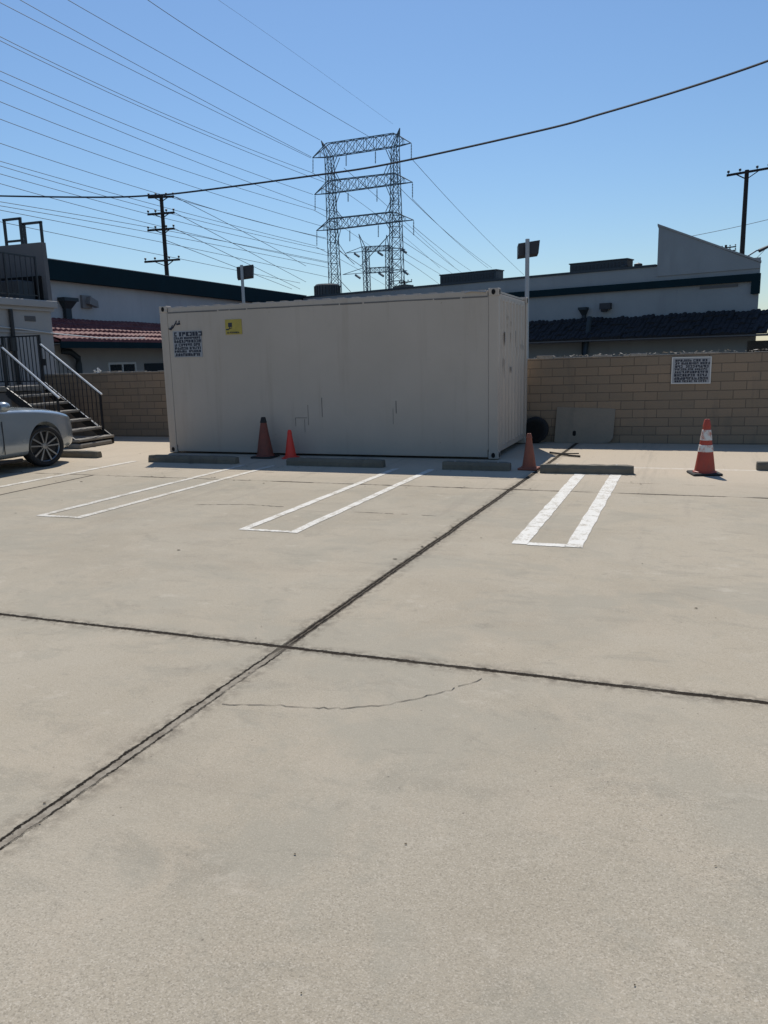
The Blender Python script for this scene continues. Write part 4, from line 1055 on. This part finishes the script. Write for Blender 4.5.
def apply_mods(o, mods):
    for ty, kw in mods:
        md = o.modifiers.new(ty.lower(), ty)
        for k_, v in kw.items(): setattr(md, k_, v)
    dg = bpy.context.evaluated_depsgraph_get(); dg.update()
    me = bpy.data.meshes.new_from_object(o.evaluated_get(dg)); old = o.data; o.modifiers.clear(); o.data = me
    me.polygons.foreach_set('use_smooth', [True]*len(me.polygons))
    try: me.set_sharp_from_angle(angle=R(30))
    except Exception: pass
body = loft(ST, ring).build('body', M['car_paint'], car)
apply_mods(body, [('SUBSURF', {'levels': 2, 'render_levels': 2})])
cut = MB()
WY = (1.58, -1.27); WR = .335
for wy in WY:
    for sx in (1, -1):
        a, b_ = sorted((CX+sx*.66, CX+sx*1.1)); cut.lathe((0, CY+wy, WR+.01), [(.385, a), (.385, b_)], 48, axis='x')
co = cut.build('cutter', M['car_dark'], car)
try: apply_mods(body, [('BOOLEAN', {'operation': 'DIFFERENCE', 'object': co, 'solver': 'EXACT'})])
except Exception as e: print('bool', e)
bpy.data.objects.remove(co)
# cabin: glasshouse with painted roof
GS = [(.98, .80, .985, 1.0), (.62, .79, 1.02, 1.14), (.2, .775, 1.03, 1.335), (-.1, .765, 1.03, 1.43), (-.5, .76, 1.03, 1.46), (-1.0, .755, 1.035, 1.455), (-1.45, .74, 1.04, 1.38), (-1.85, .72, 1.04, 1.2), (-2.1, .70, 1.03, 1.07)]
def gring(y, w, zs, zt):
    k_ = zt-zs; wt = w-.17*min(1, k_/.42)
    h = [(0, .9), (w, .9), (w, zs), (w-(w-wt)*.55, zs+k_*.55), (wt, zs+k_*.86), (wt*.8, zs+k_*.97), (wt*.4, zt), (0, zt+.005)]
    return [(x, y, z) for x, z in h] + [(-x, y, z) for x, z in h[-2:0:-1]]
gl = loft(GS, gring).build('glasshouse', M['glass'], car); apply_mods(gl, [('SUBSURF', {'levels': 2, 'render_levels': 2})])
RS = [(-.02, .60, 1.42), (-.35, .61, 1.465), (-.8, .61, 1.474), (-1.2, .60, 1.45), (-1.4, .585, 1.41)]
vs = []; fs = []
for (y, w, z) in RS:
    for t in (-1.02, -.98, -.6, 0, .6, .98, 1.02): vs.append(Vector((CX+w*t, CY+y, z-.035*t*t-(.03 if abs(t) > 1 else 0)+.012)))
for i in range(len(RS)-1):
    for k_ in range(6): fs.append((i*7+k_, i*7+k_+1, i*7+8+k_, i*7+7+k_))
q = MB(); q.add(vs, fs); q.build('roof', M['car_paint'], car, smooth=True, angle=60)
for sx in (1, -1):
    q = MB(); q.tube([(CX+sx*.80, CY+.9, .985), (CX+sx*.72, CY+.35, 1.25), (CX+sx*.635, CY-.02, 1.415), (CX+sx*.615, CY-.8, 1.445), (CX+sx*.60, CY-1.35, 1.405), (CX+sx*.66, CY-1.75, 1.20), (CX+sx*.71, CY-2.05, 1.05)], .035, 8); q.build('pillar', M['car_paint'], car, smooth=True)
    q = MB(); q.bar((CX+sx*.775, CY-.55, 1.0), (CX+sx*.64, CY-.55, 1.42), .04, 6); q.build('pillar', M['car_dark'], car)
    # mirror
    q = MB(); q.lathe((CX+sx*.985, CY+.70, 1.02), [(.0001, -.10), (.055, -.095), (.078, -.05), (.08, .02), (.07, .05), (.0001, .055)], 20, axis='y')
    for v in q.v: v.x = CX+sx*.985+(v.x-CX-sx*.985)*1.35
    mi = q.build('mirror', M['car_paint'], car, smooth=True)
    q = MB(); q.bar((CX+sx*.84, CY+.73, .97), (CX+sx*.95, CY+.71, 1.0), .03, 6); q.build('mirror_arm', M['car_dark'], mi)
    for (y0, y1) in ((.70, -.45), (-.47, -1.45)):
        q = MB(); q.box(CX+sx*.925-.006, CX+sx*.925+.006, CY+y0-.004, CY+y0+.004, .30, .80)
        d = q.build('door_seam', M['car_dark'], car)
        q = MB(); ym = y1+.22; q.tube([(CX+sx*.918, CY+ym-.1, .80), (CX+sx*.945, CY+ym-.06, .80), (CX+sx*.945, CY+ym+.06, .80), (CX+sx*.918, CY+ym+.1, .80)], .014, 6); q.build('door_handle', M['car_paint'], d, smooth=True)
    q = MB(); q.prism([(CX+sx*.56, CY+2.43, .60), (CX+sx*.80, CY+2.24, .645), (CX+sx*.868, CY+1.98, .74), (CX+sx*.84, CY+2.0, .775), (CX+sx*.74, CY+2.28, .725), (CX+sx*.54, CY+2.43, .67)], (0, -.03, .01)); q.build('headlight', M['lamp_clear'], car)
    q = MB(); q.prism([(CX+sx*.45, CY-2.44, .70), (CX+sx*.78, CY-2.34, .72), (CX+sx*.875, CY-2.05, .84), (CX+sx*.80, CY-2.30, .90), (CX+sx*.45, CY-2.43, .82)], (0, .03, 0)); q.build('tail_light', M['tail'], car)
    q = MB(); q.box(CX+sx*.905-.03, CX+sx*.905+.02, CY-.95, CY+1.05, .155, .20, b=.01); q.build('sill', M['car_dark'], car)
q = MB(); q.prism([(CX-.45, CY+2.475, .36), (CX+.45, CY+2.475, .36), (CX+.52, CY+2.455, .56), (CX-.52, CY+2.455, .56)], (0, -.05, 0)); q.build('grille', M['car_dark'], car)
q = MB(); q.box(CX-.26, CX+.26, CY-2.52, CY-2.44, .62, .74); q.build('number_plate', M['sign_white'], car)
for wy in WY:
    for sx in (1, -1):
        steer = R(-16) if wy > 0 else 0.0
        cx, cy = CX+sx*.81, CY+wy
        prof = [(.255, -.08), (.262, -.105), (.30, -.112), (.325, -.095), (.335, -.06), (.336, 0), (.335, .06), (.325, .095), (.30, .112), (.262, .105), (.255, .08), (.25, 0)]
        def rot(q):
            for v in q.v:
                dx, dy = v.x-cx, v.y-cy; v.x, v.y = cx+dx*math.cos(steer)-dy*math.sin(steer), cy+dx*math.sin(steer)+dy*math.cos(steer)
        q = MB(); q.lathe((cx, cy, WR+.002), prof, 48, axis='x', closed=True); rot(q); wh = q.build('wheel', M['tyre'], car, smooth=True)
        o_ = sx*.085
        q = MB(); q.lathe((cx, cy, WR), [(.258, o_*.2), (.262, o_), (.248, o_*1.12), (.238, o_*1.0), (.236, o_*.2)], 48, axis='x')
        for k_ in range(5):
            for dlt in (-.19, .19):
                t = 2*math.pi*k_/5+.3; p0 = Vector((cx+o_*.92, cy+.05*math.cos(t+dlt*1.5), WR+.05*math.sin(t+dlt*1.5))); p1 = Vector((cx+o_*1.0, cy+.245*math.cos(t+dlt*1.35), WR+.245*math.sin(t+dlt*1.35)))
                q.bar(p0, p1, .014, 4, r2=.018)
        q.lathe((cx, cy, WR), [(.0001, o_*1.08), (.045, o_*1.05), (.06, o_*.8)], 20, axis='x'); rot(q); q.build('rim', M['alloy'], wh)
        q = MB(); q.lathe((cx, cy, WR), [(.0001, o_*.45), (.25, o_*.45), (.25, o_*.35), (.0001, o_*.35)], 32, axis='x'); rot(q); q.build('brake_disc', M['alloy_dark'], wh)
    q = MB(); q.box(CX-.64, CX+.64, CY+wy-.40, CY+wy+.40, .20, .76); q.build('wheel_housing', M['hole'], car)

# ------------------------------------------------------------------ light, sky, camera
sun_dir = Vector((-.80, 1.80, 2.59)).normalized()
el = math.asin(sun_dir.z); az = math.atan2(sun_dir.x, sun_dir.y)
sd = bpy.data.lights.new('sun', 'SUN'); sd.energy = 4.5; sd.angle = R(.53); sd.color = (1, .955, .88)
so = bpy.data.objects.new('sun', sd); COL.objects.link(so); so.rotation_euler = (-sun_dir).to_track_quat('-Z', 'Y').to_euler()
w = bpy.data.worlds.new('World'); SC.world = w; w.use_nodes = True; nt = w.node_tree
sky = nt.nodes.new('ShaderNodeTexSky'); sky.sky_type = 'NISHITA'; sky.sun_disc = False; sky.sun_elevation = el; sky.sun_rotation = az
sky.altitude = 50; sky.air_density = 1.3; sky.dust_density = .2; sky.ozone_density = 8.5
nt.links.new(sky.outputs[0], nt.nodes['Background'].inputs['Color']); nt.nodes['Background'].inputs['Strength'].default_value = .1

cam = bpy.data.cameras.new('camera'); co = bpy.data.objects.new('camera', cam); COL.objects.link(co)
mw = Matrix((CR, CU, -CF)).transposed().to_4x4(); mw.translation = CP; co.matrix_world = mw
cam.sensor_fit = 'AUTO'; cam.sensor_width = 36; cam.lens = F_PX/1024*36; cam.clip_start = .05; cam.clip_end = 6000
SC.camera = co
SC.view_settings.view_transform = 'Standard'; SC.view_settings.look = 'None'; SC.view_settings.exposure = 0; SC.view_settings.gamma = 1
SC.render.film_transparent = False
SC.cycles.max_bounces = 6
